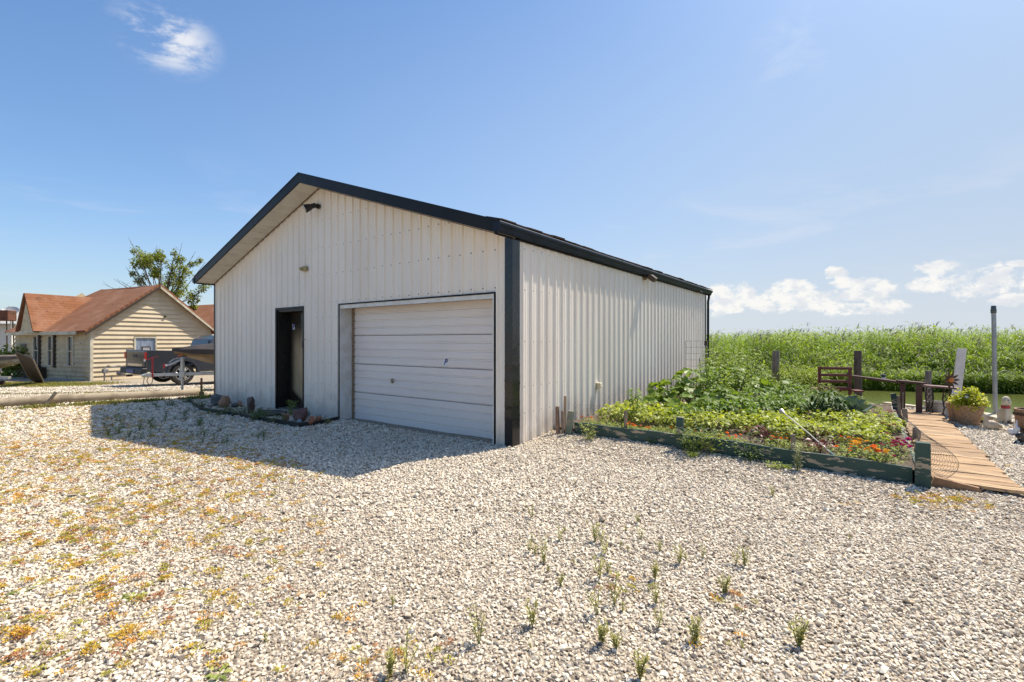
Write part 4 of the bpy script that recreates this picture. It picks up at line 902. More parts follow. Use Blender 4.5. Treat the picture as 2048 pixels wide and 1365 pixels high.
# white house far left, with satellite dish mast and rusty box
wp = Vector((-33.0, 28.0, -.25)); WH = thing('white_house', 'white sided building behind the red roofed house at the left edge', 'building', wp, R(20))
z = 0
while z < 2.75: MB().add([(-6, -.05, z), (3.0, -.05, z), (3.0, -.01, z+.22), (-6, -.01, z+.22), (-6, .05, z), (3.0, .05, z), (3.0, .05, z+.22), (-6, .05, z+.22)], [(0, 1, 2, 3), (0, 4, 5, 1), (1, 5, 6, 2), (3, 2, 6, 7), (0, 3, 7, 4)]).build('siding_board', M('white clapboard', (.62, .60, .55), rough=.6) if z == 0 else bpy.data.materials['white clapboard'], WH); z += .22
MB().bb(-6, 3.0, .05, 5, 0, 2.75).build('wall', bpy.data.materials['white clapboard'], WH)
roof_slab('roof_slope', [(-6.3, -.4, 2.7), (3.4, -.4, 2.7), (3.4, 2.5, 3.5), (-6.3, 2.5, 3.5)], WH, mat=M('pale roof', (.35, .33, .30), rough=.9)); roof_slab('roof_slope', [(-6.3, 5.4, 2.7), (3.4, 5.4, 2.7), (3.4, 2.5, 3.5), (-6.3, 2.5, 3.5)], WH, mat=bpy.data.materials['pale roof'])
def far(px, py, Y): return Vector(((px-1024)/F*Y, Y, hz(Y, py)))
c = far(6, 632, 26.5); RB = thing('rusty_tank', 'rusty brown box raised behind the left house', 'tank', (c.x, c.y, 0), R(10)); MB().bb(-.45, .45, -.3, .3, c.z-.28, c.z+.30).build('tank_body', M('rust', (.16, .06, .03), (.08, .035, .02), rough=.9, scale=6), RB, bevel=.03)
mb = MB(); [mb.tube([(x, y, -.25), (x*.8, y*.8, c.z-.28)], .03, 6) for x in (-.4, .4) for y in (-.25, .25)]; mb.build('legs', BRN, RB)
c = far(22, 626, 27); SD = thing('satellite_dish', 'grey satellite dish on a mast left of the red roof', 'satellite dish', (c.x, c.y, -.25), R(-10))
mb = MB(); mb.tube([(0, 0, 0), (0, 0, c.z)], .03, 8); mb.build('mast', GALV, SD)
Tm = Matrix.Translation((0, 0, c.z+.28)) @ Matrix.Rotation(R(35), 4, 'X') @ Matrix.Rotation(R(25), 4, 'Y')
mb = MB(); mb.lathe([(0, 0), (.12, .01), (.25, .05), (.36, .12), (.365, .11), (.25, .035), (.12, -.008), (0, -.02)], (0, 0, 0), 20, Tm); mb.build('dish', M('dish grey', (.30, .31, .33), rough=.4), SD, smooth='auto')
mb = MB(); mb.tube([Tm @ Vector((0, -.36, .1)), Tm @ Vector((0, 0, .42))], .014, 5); mb.build('feed_arm', GALV, SD)
c = far(42, 634, 34); SH = thing('far_shed', 'flat grey roofed shed between the dish and the red roof', 'shed', (c.x, c.y, -.25), R(12)); MB().bb(-1.4, 1.4, -1, 1, 0, 2.5+.3).build('wall', M('shed grey', (.25, .24, .22), rough=.8), SH); MB().bb(-1.7, 1.7, -1.3, 1.3, 2.8, 3.1).build('roof', M('shed roof', (.13, .12, .11), rough=.9), SH)

# ------------------------------------------------ log lying along the drive, iron stake, red flower pot
a, b = gp(0, 816), gp(404, 790); LOGM = M('grey weathered log', (.36, .29, .20), (.22, .17, .11), rough=.9, scale=3, stretch=(1, 1, 1), bump=.4, bscale=10, spots=(.10, .07, .05), sscale=14, sstretch=(.2, 1, 1))
d = (b-a); La = math.hypot(d.x, d.y); LG = thing('log', 'long weathered utility pole lying along the drive edge', 'log', (a.x, a.y, 0), math.atan2(d.y, d.x))
mb = MB(); pts = [(x, .04*math.sin(x*.9), .085+float(gz(a.x+d.x*x/La, a.y+d.y*x/La))+.02*math.sin(x*1.4)) for x in np.linspace(-3.5, La, 26)]; mb.tube(pts, [.13-.001*i for i in range(26)], 14); mb.build('trunk', LOGM, LG, smooth=True)
mb = MB(); mb.tube([(.75, -.12, .02), (.92, -.15, .30)], .035, 6); mb.build('branch_stub', LOGM, LG)
q = gp(403, 796); ST = thing('iron_stake', 'rusty iron stake standing by the end of the log', 'stake', (q.x, q.y, 0)); mb = MB(); mb.bb(-.02, .02, -.02, .02, -.1, .52); mb.bb(-.04, .05, -.04, .03, -.1, .16); mb.build('stake_body', M('rusty iron', (.22, .09, .04), (.12, .05, .03), rough=.85, scale=20), ST, bevel=.004)
q = gp(362, 800); RF = thing('red_flower', 'small bright red scrap on the gravel beside the log', 'scrap', (q.x, q.y, 0)); mb = MB()
for k in range(7):
    a_ = k*.9; mb.add([(0, 0, .03), (.05*math.cos(a_), .05*math.sin(a_), .08), (.09*math.cos(a_+.4), .09*math.sin(a_+.4), .03), (.05*math.cos(a_+.8), .05*math.sin(a_+.8), .0)], [(0, 1, 2, 3)])
mb.build('petals', REDM, RF)

# ------------------------------------------------ tree behind the house: upright limbs, separate leaf clumps, bare twigs
BARK = M('grey bark', (.12, .10, .075), (.20, .17, .13), rough=.95, scale=10, bump=.3)
def leafmat(name, c, c2, trans=.3, leafvar=.28, rough=.55): return M(name, c, c2, rough=rough, scale=3, leafvar=leafvar, trans=trans, spec=.35)
TREEL = leafmat('cottonwood leaves', (.24, .27, .05), (.15, .19, .035), trans=.42)
def cluster_leaves(C, R_, n, L, rg=RNG, flat=1.0):
    a = rg.normal(0, 1, (n, 3)); a /= np.linalg.norm(a, axis=1, keepdims=True); r = rg.random(n)[:, None]**.45
    P = np.asarray(C)+a*r*np.asarray(R_); D = a*np.array([1, 1, .5])+rg.normal(0, .55, (n, 3))+np.array([0, 0, -.15]); l = L*rg.uniform(.65, 1.25, n)
    return leaf_arrays(P, D, l, l*.62, .12, .15, rng=rg)+(np.repeat(rg.random(n), 4),)
TY = 31.0
def tp(px, py, dy=0): return Vector(((px-1024)/F*TY, TY+dy, hz(TY, py)))
base = Vector((tp(325, 700).x, TY, -.3)); TREE = thing('cottonwood_tree', 'sparse green tree with bare twigs rising behind the red roof', 'tree', base)
limbs = []
def rel(p): return p-base
clumps = [(262, 503, 18), (268, 528, 16), (283, 515, 20), (300, 505, 14), (292, 540, 16), (312, 525, 15), (282, 562, 14), (322, 548, 13), (335, 520, 12), (345, 540, 12), (338, 560, 16), (352, 578, 17), (372, 524, 13), (388, 545, 13), (378, 562, 15), (395, 572, 13), (362, 598, 18), (385, 596, 15), (390, 528, 8), (305, 572, 12), (325, 585, 14), (392, 520, 6), (372, 612, 14), (250, 545, 7), (310, 508, 7), (345, 505, 6)]
fork = tp(325, 615)
mbs = MB(); mbs.tube([rel(base), rel(tp(326, 640)), rel(fork)], [.22, .18, .15], 8)
for (px, py, r) in clumps:
    e = tp(px, py, RNG.uniform(-1, 1)); m = fork.lerp(e, .5)+Vector((RNG.uniform(-.2, .2), 0, -.25)); mbs.tube([rel(fork), rel(m), rel(e)], [.035, .025, .01], 5, caps=False)
for (px, py) in ((268, 478), (240, 532), (232, 560), (218, 570), (225, 558), (355, 500), (380, 500), (330, 498), (345, 492), (245, 515), (400, 512), (372, 488), (300, 488)):
    e = tp(px, py, RNG.uniform(-.6, .6)); s_ = fork.lerp(e, .35)+Vector((0, 0, -.1)); mbs.tube([rel(s_), rel(s_.lerp(e, .5)+Vector((RNG.uniform(-.12, .12), 0, 0))), rel(e)], [.03, .02, .006], 4, caps=False)
    for k in range(3): q = s_.lerp(e, .45+.18*k); mbs.tube([rel(q), rel(q+Vector((RNG.uniform(-.4, .4), RNG.uniform(-.2, .2), RNG.uniform(.15, .45))))], [.012, .004], 3, caps=False)
mbs.build('trunk', BARK, TREE)
P_ = []
for (px, py, r) in clumps:
    c = rel(tp(px, py, RNG.uniform(-1, 1))); rr = r/F*TY
    for k in range(5): cc = c+Vector(RNG.uniform(-.55, .55, 3)*rr); P_.append(cluster_leaves(cc, (rr*.55, rr*.55, rr*.5), int(58*(r/14)**1.5), .15))
V, T, A = join_np(P_); link('crown', np_mesh('crown', V, T, TREEL, A), None, TREE)
# low far tree line on the left horizon
FT = leafmat('far trees', (.055, .08, .03), (.04, .06, .025), trans=.1)
P_ = []
for k in range(60):
    x = -150+k*2.6+RNG.uniform(-1, 1); y = 110+RNG.uniform(-8, 8)
    if x > -60: continue
    P_.append(cluster_leaves((x, y, 1.6), (3.2, 3, RNG.uniform(2.0, 3.4)), 160, .8))
V, T, A = join_np(P_); tag(link('distant_treeline', np_mesh('distant_treeline', V, T, FT, A), None), 'dark line of distant trees beyond the houses', kind='stuff')
# shrub leaves at the left edge behind the old boat
sh = thing('shrub', 'bright green leafy shrub behind the old boat beside the white house', 'shrub', (-24.2, 23.5, -.27)); 
P_ = [cluster_leaves((RNG.uniform(-.9, .9), RNG.uniform(-.3, .3), RNG.uniform(.3, 1.35)), (.4, .35, .35), 50, .24) for k in range(16)]
V, T, A = join_np(P_); link('foliage', np_mesh('foliage', V, T, leafmat('bright shrub', (.22, .28, .05), (.14, .2, .04)), A), None, sh)
mb = MB(); [mb.tube([(0, 0, 0), (RNG.uniform(-.7, .7), 0, .9)], [.03, .01], 4) for k in range(6)]; mb.build('stems', BARK, sh)
# grass along the log and by the house
GRASS = leafmat('dry grass', (.26, .23, .06), (.16, .18, .04), trans=.35, leafvar=.4, rough=.7)
def grass_patch(name, pts, h, label=None, mat=GRASS):
    P = np.array(pts); n = len(P); a = RNG.uniform(0, 6.28, n); D = np.stack([np.cos(a)*.35, np.sin(a)*.35, np.ones(n)], 1); L_ = h*RNG.uniform(.5, 1.3, n)
    V, T = leaf_arrays(P, D, L_, .012+L_*.05, .12, .1, wide=.4); return tag(link(name, np_mesh(name, V, T, mat, np.repeat(RNG.random(n), 4)), None), label, kind='stuff')
pts = []
for k in range(9000):
    t = RNG.uniform(-.9, 1.12); p = a if False else None
    A0, B0 = gp(0, 822), gp(410, 798); x = A0.x+(B0.x-A0.x)*t+RNG.normal(0, .03); y = A0.y+(B0.y-A0.y)*t
    off = RNG.normal(0, .09)-.02; x += .64*off; y -= .76*off
    if math.sin(x*3.1)+math.sin(x*7.7+1)+RNG.normal(0, .6) < -.5: continue
    pts.append((x, y, float(gz(x, y))))
grass_patch('verge_grass', pts, .11)
def field_pts(n, x0, x1, y0, y1, thr):
    X = RNG.uniform(x0, x1, n); Y = RNG.uniform(y0, y1, n); k = (RNG.random(n)*.5+.08 < turf_at(X, Y)) & (X < -8.2); return np.stack([X[k], Y[k], gz(X[k], Y[k])], 1)
grass_patch('drive_grass', field_pts(60000, -24, -8, 11.5, 17.2, 0), .055)
grass_patch('lawn_grass', field_pts(36000, -26, -15, 16.4, 21, 0), .08, mat=leafmat('green lawn', (.20, .22, .05), (.34, .27, .07), trans=.35, leafvar=.35))
# ================================================================ garden bed, boardwalk, canal side
GREENP = M('peeling green paint', (.030, .065, .050), (.040, .075, .060), rough=.75, scale=4, spots=(.36, .29, .20), sscale=11, sa=.545, sb=.585, sstretch=(.35, 1, 1.6), bump=.25, bscale=18)
GREYW = M('grey weathered timber', (.26, .21, .16), (.15, .12, .09), rough=.9, scale=5, stretch=(1, 1, 6), bump=.35, bscale=24, stretch_=None) if False else M('grey weathered timber', (.26, .21, .16), (.15, .12, .09), rough=.9, scale=5, bump=.35, bscale=24)
BEDZ = .15
def gyz(x, y): p = G(x, y); return float(gz(p.x, p.y))
BED = thing('raised_bed', 'garden bed edged with peeling dark green boards beside the garage', 'raised bed', G(0, 0), GROT)
# front boards: three lengths, each follows the ground
def board(x0, x1, y, h, name='edge_board', t=.04, mat=GREENP, dz=0, dz1=None):
    z0, z1 = gyz(x0, y)-.02+dz, gyz(x1, y)-.02+(dz if dz1 is None else dz1); mb = MB()
    n = 8; V = []; Fc = []
    for k in range(n+1):
        u = k/n; x = x0+(x1-x0)*u; zb = z0+(z1-z0)*u; wob = .004*math.sin(k*2.1+x0)
        V += [(x, y-t/2+wob, zb), (x, y+t/2+wob, zb), (x, y+t/2+wob, zb+h+.006*math.sin(k*1.3)), (x, y-t/2+wob, zb+h+.006*math.sin(k*1.3))]
    for k in range(n):
        a = k*4; Fc += [(a, a+1, a+5, a+4), (a+1, a+2, a+6, a+5), (a+2, a+3, a+7, a+6), (a+3, a, a+4, a+7)]
    Fc += [(0, 3, 2, 1), (n*4, n*4+1, n*4+2, n*4+3)]; mb.add(V, Fc); return mb.build(name, mat, BED)
board(.42, 2.02, 1.06, .19); board(2.02, 2.34, 1.065, .19); board(2.34, 4.42, 1.055, .20)
mb = MB(); mb.bb(4.46, 4.50, 1.05, 6.6, -.03, .15); mb.build('side_board', GREENP, BED)
def soil():
    n = 40; m = 60; V = []; Fc = []
    for i in range(n+1):
        for j in range(m+1):
            x = .03+4.43*i/n; y = 1.08+6.28*j/m; V.append((x, y, BEDZ+.012*math.sin(x*7+y*3)*math.sin(y*9)+RNG.uniform(-.008, .008)))
    for i in range(n):
        for j in range(m): a = i*(m+1)+j; Fc.append((a, a+m+1, a+m+2, a+1))
    MB().add(V, Fc).build('soil', M('dark garden soil', (.075, .05, .032), (.13, .09, .058), rough=.95, scale=9, bump=.6, bscale=60, spots=(.28, .22, .15), sscale=40, sa=.66, sb=.72), BED, smooth=True)
soil()
def post(x, y, w, d, h, mat, label, name='garden_post', tilt=(0, 0), zb=None, group=None):
    z = (gyz(x, y) if zb is None else zb)-.06; o = MB(); 
    V = []; 
    for (zz, k) in ((0, 1), (h*.5, 1), (h+.06, .97)):
        j = .004; V += [(-w/2*k+RNG.uniform(-j, j), -d/2*k, zz), (w/2*k+RNG.uniform(-j, j), -d/2*k, zz), (w/2*k, d/2*k+RNG.uniform(-j, j), zz), (-w/2*k, d/2*k, zz)]
    Fc = [(3, 2, 1, 0), (8, 9, 10, 11)]+[(a+i, a+(i+1) % 4, a+4+(i+1) % 4, a+4+i) for a in (0, 4) for i in range(4)]
    ob = o.add(V, Fc).build(name, mat, None, bevel=.004); ob.location = G(x, y, z); ob.rotation_euler = (R(tilt[0]), R(tilt[1]), GROT); tag(ob, label, 'post', group); return ob
def gx(px, py, z=None): p = gp(px, py, z); return toG(p.x, p.y)
x_, y_ = gx(1844, 968); post(4.50, 1.00, .125, .10, .46, GREENP, 'thick peeling green post at the near right corner of the bed')
x_, y_ = gx(1371, 888); post(x_, 1.0, .085, .08, .42, GREENP, 'peeling green post in front of the middle of the bed edge')
x_, y_ = gx(1594, 915); post(x_, 1.10, .045, .04, .36, GREYW, 'thin grey stake at the front edge of the bed near the hose wand')
x_, y_ = gx(1265, 868); post(x_, 1.12, .04, .03, .40, GREYW, 'thin pale stake inside the left part of the bed edge')
post(.36, .98, .09, .07, .36, M('faded green paint', (.10, .14, .11), (.20, .19, .15), rough=.8, scale=9), 'short faded green post at the left end of the bed', tilt=(0, 5))
post(.20, .93, .055, .04, .42, M('brown board', (.22, .14, .10), (.13, .09, .07), rough=.85, scale=9), 'brown stake nearest the garage wall at the left end of the bed', tilt=(0, -2))
post(.26, .99, .05, .035, .34, M('pale brown board', (.30, .22, .17), (.20, .15, .12), rough=.85, scale=9), 'pale brown stake between the brown one and the green post', tilt=(0, -2))
post(.24, 1.06, .04, .03, .56, M('tan board', (.30, .22, .15), rough=.85), 'thin tan stake rising behind the brown stakes by the wall', tilt=(0, 1))
MB_ = post(.34, 1.04, .10, .05, .12, BRN, 'short stub of dark timber among the stakes at the bed corner')
for (px, pb, pt, w, mat, lb, tl) in ((1836, 886, 856, .065, GREYW, 'low grey post on the right side of the bed, second from the front', (0, 0)), (1812, 852, 818, .075, GREYW, 'grey post on the right side of the bed behind the flowers', (0, -3)), (1800, 838, 792, .05, GREYW, 'tall thin grey stake at the far right corner of the bed', (0, -3)), (1808, 834, 786, .025, GREYW, 'very thin stick standing behind the grey stakes', (0, 1)), (1794, 826, 787, .10, GREENP, 'leaning dark green post at the far right corner of the bed', (0, -8))):
    p = gp(px, pb); x_, y_ = toG(p.x, p.y); post(min(x_, 4.62), y_, w, w*.7, hz(p.y, pt)-p.z, mat, lb, tilt=tl)
p = gp(1822, 812, .16)
# chicken wire: hexagonal netting along the front and curling round the right corner
WIREM = M('rusty thin wire', (.16, .14, .12), rough=.6, metal=.6)
def netting(name, surf, nu, nv, r, label=None, parent=None):
    """surf(u, v) -> point; hex cells"""
    mb = MB()
    def seg(a, b): 
        a, b = Vector(a), Vector(b); d = (b-a)
        if d.length < 1e-5: return
        d.normalize(); u = d.orthogonal().normalized()*r; w = d.cross(u).normalized()*r; u2 = -u*.5+w*.866; u3 = -u*.5-w*.866
        mb.add([a+u, a+u2, a+u3, b+u, b+u2, b+u3], [(0, 1, 4, 3), (1, 2, 5, 4), (2, 0, 3, 5)])
    for i in range(nu):
        for j in range(nv):
            o = .5*(j % 2); u0 = (i+o)/nu; v0 = j/nv; v1 = (j+.35)/nv; v2 = (j+1)/nv; 
            if u0+.5/nu > 1: continue
            A = surf(u0, v0); B = surf(u0, v1); seg(A, B); seg(B, surf(u0+.5/nu, v2)); seg(B, surf(max(0, u0-.5/nu), v2))
    o = mb.build(name, WIREM, parent); return o
NET = thing('wire_fence', 'low chicken wire stretched along the front of the garden bed', 'wire fence', G(0, 0), GROT)
tag(netting('netting', lambda u, v: (.42+4.05*u, 1.085+.012*math.sin(u*30), BEDZ+.02-.04*u+.36*v-.05*u*v+.02*math.sin(u*17)*v), 86, 8, .0011, parent=NET), kind='stuff')
NET2 = thing('wire_roll', 'curled end of chicken wire bulging over the boardwalk', 'wire roll', G(0, 0), GROT)
def curl(u, v):
    y = 1.1+3.6*(1-u)**1.0*1.0; bulge = .30*math.sin(math.pi*min(1, .15+.85*v))*(.55+.45*math.sin(u*7)); return (4.53+bulge*(.25+.75*u), y, .06+(.20+.26*u)*v+.0)
tag(netting('netting', curl, 60, 9, .0013, parent=NET2), kind='stuff')
mb = MB(); mb.tube([curl(k/20, 1.0) for k in range(21)], .003, 4); mb.tube([curl(1, k/10) for k in range(11)], .003, 4); mb.tube([curl(.35, k/10) for k in range(11)], .0025, 4); mb.tube([curl(.0, k/10) for k in range(11)], .003, 4); mb.build('edge_wire', WIREM, NET2)

# boardwalk
PLK = []
for i in range(4):
    PLK.append(M('boardwalk plank %s' % 'abcd'[i], [(.44, .28, .145), (.38, .235, .12), (.47, .315, .17), (.34, .215, .115)][i], [(.33, .20, .10), (.28, .165, .085), (.37, .235, .125), (.24, .15, .08)][i], rough=.85, scale=5, stretch=(.35, 5, 3), bump=.4, bscale=20, spots=(.13, .09, .065), sscale=9, sa=.57, sb=.64, sstretch=(.3, 4, 1)))
BWK = thing('boardwalk', 'sun-bleached plank boardwalk running from the gravel to the canal', 'boardwalk', G(0, 0), GROT)
y = 1.14; k = 0
while y < 7.5:
    w = .137*random.uniform(.93, 1.05); x0 = 4.585+.018*k/4*0+random.uniform(-.02, .02); x1 = 5.24+random.uniform(-.015, .02)-(.0 if y > 1.6 else (1.6-y)*-.05)
    zc = .048+random.uniform(-.005, .006); t = .030
    sk = random.uniform(-.008, .008)-.02*(1 if y < 1.6 else 0)
    mb = MB(); n = 5; V = []; Fc = []
    for q in range(n+1):
        x = x0+(x1-x0)*q/n; yy = y+sk*q/n; zz = zc+.004*math.sin(q*1.3+k)
        V += [(x, yy, zz-t/2), (x, yy+w-.010, zz-t/2), (x, yy+w-.010, zz+t/2+.002), (x, yy, zz+t/2)]
    for q in range(n): a = q*4; Fc += [(a, a+4, a+5, a+1), (a+1, a+5, a+6, a+2), (a+2, a+6, a+7, a+3), (a+3, a+7, a+4, a)]
    Fc += [(0, 1, 2, 3), (n*4, n*4+3, n*4+2, n*4+1)]; mb.add(V, Fc); o = mb.build('plank', random.choice(PLK), BWK); o.location = (0, 0, 0)
    y += w; k += 1
for x in (4.7, 5.1): MB().bb(x-.03, x+.03, 1.2, 7.45, -.04, .031).build('joist', BRN, BWK)
MB().prism([(4.56, 0), (4.95, 0), (4.93, .05), (4.60, .105)], 1.06, 1.135, 'y').build('end_cleat', M('brown end board', (.30, .17, .09), (.2, .11, .06), rough=.85), BWK, fix=True)

# landing by the canal: grey deck, red-brown railing posts, bench
DKW = M('silvery deck board', (.46, .41, .38), (.36, .31, .28), rough=.85, scale=6, stretch=(3, .5, 1)); REDB = M('dark red brown stain', (.075, .030, .020), (.11, .045, .028), rough=.6, scale=6); REDW = M('red barn paint', (.15, .035, .022), (.10, .025, .018), rough=.6, scale=6)
def pxG(px, py, z=None): p = gp(px, py, z); return p
dl, dr = gp(1722, 814, .05), gp(1800, 818, .05); d = dr-dl
DCK = thing('canal_deck', 'small silvery plank deck at the water behind the garden', 'deck', (dl.x, dl.y, 0), math.atan2(d.y, d.x)); nP = 9; LL = math.hypot(d.x, d.y)*1.05
for k in range(-4, nP+1): MB().bb(k*LL/nP+.004, (k+1)*LL/nP-.006, -.45, .42, .02, .06).build('deck_board', DKW, DCK)
MB().bb(-4*LL/nP, LL*1.11, .425, .47, -.5, .075).build('fascia_board', GREYW, DCK)
def upright(name, label, px, pb, pt, w, mat, z=None, d=None, cat='post', tilt=(0, 0), Y=None, bev=.006, rz=GROT, group=None):
    if Y is None: p = gp(px, pb, z)
    else: p = Vector(((px-1024)/F*Y, Y, hz(Y, pb)))
    h = hz(p.y, pt)-p.z; o = MB().bb(-w/2, w/2, -(d or w)/2, (d or w)/2, 0, h).build(name, mat, None, bevel=bev); o.location = p; o.rotation_euler = (R(tilt[0]), R(tilt[1]), rz); return tag(o, label, cat, group)
RL = thing('canal_railing', 'low red-brown railing with square posts at the end of the boardwalk', 'railing', (0, 0, 0))
pa = gp(1827, 826, .03); pb_ = gp(1838, 828, .03); ztop_ = hz(pb_.y, 768)
for nm, p, w in (('post', pa+Vector((-.02, .25, 0)), .085), ('post', pb_, .10)):
    o = MB().bb(-w/2, w/2, -w/2, w/2, -.1, ztop_-.03-.03).build(nm, REDB, RL, bevel=.005); o.location = (p.x, p.y, .03); o.rotation_euler = (0, 0, GROT)
m2 = MB(); a = pa+Vector((-.02, .25, 0)); far_ = Vector(((1690-1024)/F*12.2, 12.2, 0)); zf = hz(12.2, 763)
def beam(mb, A, B, w, h):
    A, B = Vector(A), Vector(B); d = (B-A).normalized(); s = d.cross(Vector((0, 0, 1))).normalized()*w/2; u = s.cross(d).normalized()*h/2
    mb.add([A+s+u, A-s+u, A-s-u, A+s-u, B+s+u, B-s+u, B-s-u, B+s-u], [(0, 1, 2, 3), (7, 6, 5, 4), (0, 4, 5, 1), (1, 5, 6, 2), (2, 6, 7, 3), (3, 7, 4, 0)])
beam(m2, (a.x, a.y, ztop_-.01), (far_.x, far_.y, ztop_+.0), .09, .045); m2.build('top_rail', REDB, RL)
m2 = MB(); beam(m2, (a.x-.05, a.y+.05, ztop_+.022), (pb_.x+.06, pb_.y-.06, ztop_+.012), .13, .04); m2.build('cap_rail', REDB, RL)
# plank table with cast iron ends
ta = Vector(((1842-1024)/F*9.75, 9.75, hz(9.75, 771))); tb = Vector(((1916-1024)/F*9.45, 9.45, hz(9.45, 777)))
BN = thing('iron_bench', 'narrow plank bench top on ornate dark cast iron ends by the water', 'bench', (0, 0, 0)); m2 = MB(); beam(m2, ta, tb, .26, .035); m2.build('bench_top', M('faded red plank', (.26, .15, .13), (.16, .09, .08), rough=.7, scale=8), BN)
IRON = M('dark cast iron', (.035, .022, .018), (.06, .03, .02), rough=.6, scale=20)
def scroll_end(P, h, w):
    mb = MB(); dirw = Vector((.30, .95, 0)).normalized()
    def q(u, z): return P+dirw*u+Vector((0, 0, z-P.z))
    for s in (-1, 1):
        mb.tube([q(s*w*.9, .03), q(s*w*.55, h*.3), q(s*w*.95, h*.62), q(s*w*.6, h)], .013, 6)
        for (cz, r) in ((.2, .05), (.42, .06), (.64, .05), (.84, .045)):
            mb.tube([q(s*w*.45+r*math.cos(a), h*cz+r*math.sin(a)) for a in np.linspace(0, 5.2, 12)], .008, 5)
    mb.tube([q(-w*.9, .03), q(w*.9, .03)], .015, 6); mb.tube([q(-w*.6, h*.5), q(w*.6, h*.5)], .012, 6); return mb.build('bench_end', IRON, BN)
scroll_end(Vector((ta.x+.17, ta.y, .0)), ta.z-.02, .16); scroll_end(Vector((tb.x-.22, tb.y, .0)), tb.z-.02, .16)
# pilings
PIL = M('brown piling', (.115, .080, .062), (.07, .05, .04), rough=.9, scale=4, stretch=(5, 5, 1), bump=.5, bscale=22); PIL2 = M('grey piling', (.20, .165, .14), (.12, .10, .085), rough=.9, scale=4, stretch=(5, 5, 1), bump=.5, bscale=22)
def piling(label, px, pt, wpx, Y, mat, zb=-.9, tilt=0):
    r = wpx/F*Y/2*math.cos(math.atan((px-1024)/F))**.9; zt = hz(Y, pt); mb = MB(); mb.tube([(0, 0, zb), (0.01, 0, zb*.2), (-.008, .01, zt*.6), (0, 0, zt-.015), (0, 0, zt)], [r*1.04, r*1.02, r, r*.98, r*.9], 14)
    o = mb.build('piling', mat, None, smooth='auto'); o.location = ((px-1024)/F*Y, Y, 0); o.rotation_euler = (0, R(tilt), 0); tag(o, label, 'piling'); return o
piling('grey wooden piling standing left among the plants by the canal', 1552, 702, 15, 14.2, PIL2)
piling('thick dark brown piling beside the red chair at the water', 1716, 702, 16, 12.9, PIL)
piling('short split piling behind the iron bench', 1857, 742, 14, 10.7, PIL2)
# leaning white board and the metal pole
wb = Vector(((1906-1024)/F*10.6, 10.6, -.3)); o = MB().bb(-.078, .078, -.02, .02, 0, hz(10.6, 697)+.3).build('white_board', M('white painted board', (.66, .62, .60), (.58, .53, .50), rough=.6, scale=4), None, bevel=.003); o.location = wb; o.rotation_euler = (0, R(5), R(-40)); tag(o, 'tall white board leaning beside the big stone planter', 'board')
wb2 = gp(1899, 838); o = MB().bb(-.05, .05, -.03, .03, 0, .20).build('board_foot', WHITEP, None); o.location = wb2+Vector((.1, .12, -.02)); tag(o, 'short white block behind the pale ribbed tub', 'block')
pp = gp(1991, 834); h = hz(pp.y, 615); PO = thing('metal_pole', 'tall galvanised pole with a capped top at the canal edge', 'pole', pp); r = .036
mb = MB(); mb.tube([(0, 0, -.1), (-.035, 0, h*.9), (-.04, 0, h-.05)], [r, r, r], 16); mb.build('shaft', M('galvanised tube', (.33, .34, .35), (.26, .27, .28), rough=.4, metal=.6, scale=5), PO, smooth='auto')
mb = MB(); mb.lathe([(r, -.12), (r*1.2, -.11), (r*1.25, -.05), (r*1.1, -.03), (r*1.08, .02), (r*.9, .03), (0, .032)], (-.04, 0, h), 16); mb.build('cap', M('dark collar', (.10, .11, .11), rough=.5, metal=.5), PO, smooth='auto')
# red slatted chair seen from behind
ch = Vector(((1671-1024)/F*11.4, 11.4, 0)); RC = thing('slatted_chair', 'dark red slatted chair frame rising above the garden plants', 'chair', (ch.x, ch.y, .02), R(-12)); wch = 55/F*11.4; zt = hz(11.4, 736)
for k, zz in enumerate((zt-.03, zt-.19, zt-.34, zt-.5)):
    MB().bb(-wch/2, wch/2+(.0 if k else .02), -.02, .02, zz-.035, zz+.03).build('back_slat', REDW, RC, bevel=.004)
for sx in (-1, 1): MB().bb(sx*wch/2-.03, sx*wch/2+.03, .022, .075, 0, zt-.0).build('back_post', REDW, RC, bevel=.004)
MB().bb(wch/2-.02, wch/2+.16, -.25, .0, .30, .34).build('arm_board', REDW, RC, bevel=.004); MB().bb(-wch/2, wch/2, .08, .6, .30, .33).build('seat', REDW, RC); [MB().bb(sx*wch/2-.03, sx*wch/2+.03, .55, .6, 0, .3).build('front_leg', REDW, RC) for sx in (-1, 1)]
# small lantern on the rail
ll = Vector(((1767-1024)/F*11.0, 11.0, hz(11.0, 763))); LN = thing('rail_lantern', 'small dark solar lantern on the low canal rail', 'lantern', ll); mb = MB(); mb.lathe([(0, 0), (.05, 0), (.045, .02), (.035, .10), (.06, .12), (.03, .16), (0, .17)], (0, 0, 0), 10); mb.build('housing', BLK, LN); mb = MB(); mb.lathe([(.036, .03), (.047, .035), (.042, .09), (.034, .095)], (0, 0, .0), 10); mb.build('lamp_glass', M('clear lantern glass', (.5, .5, .5), rough=.1), LN)

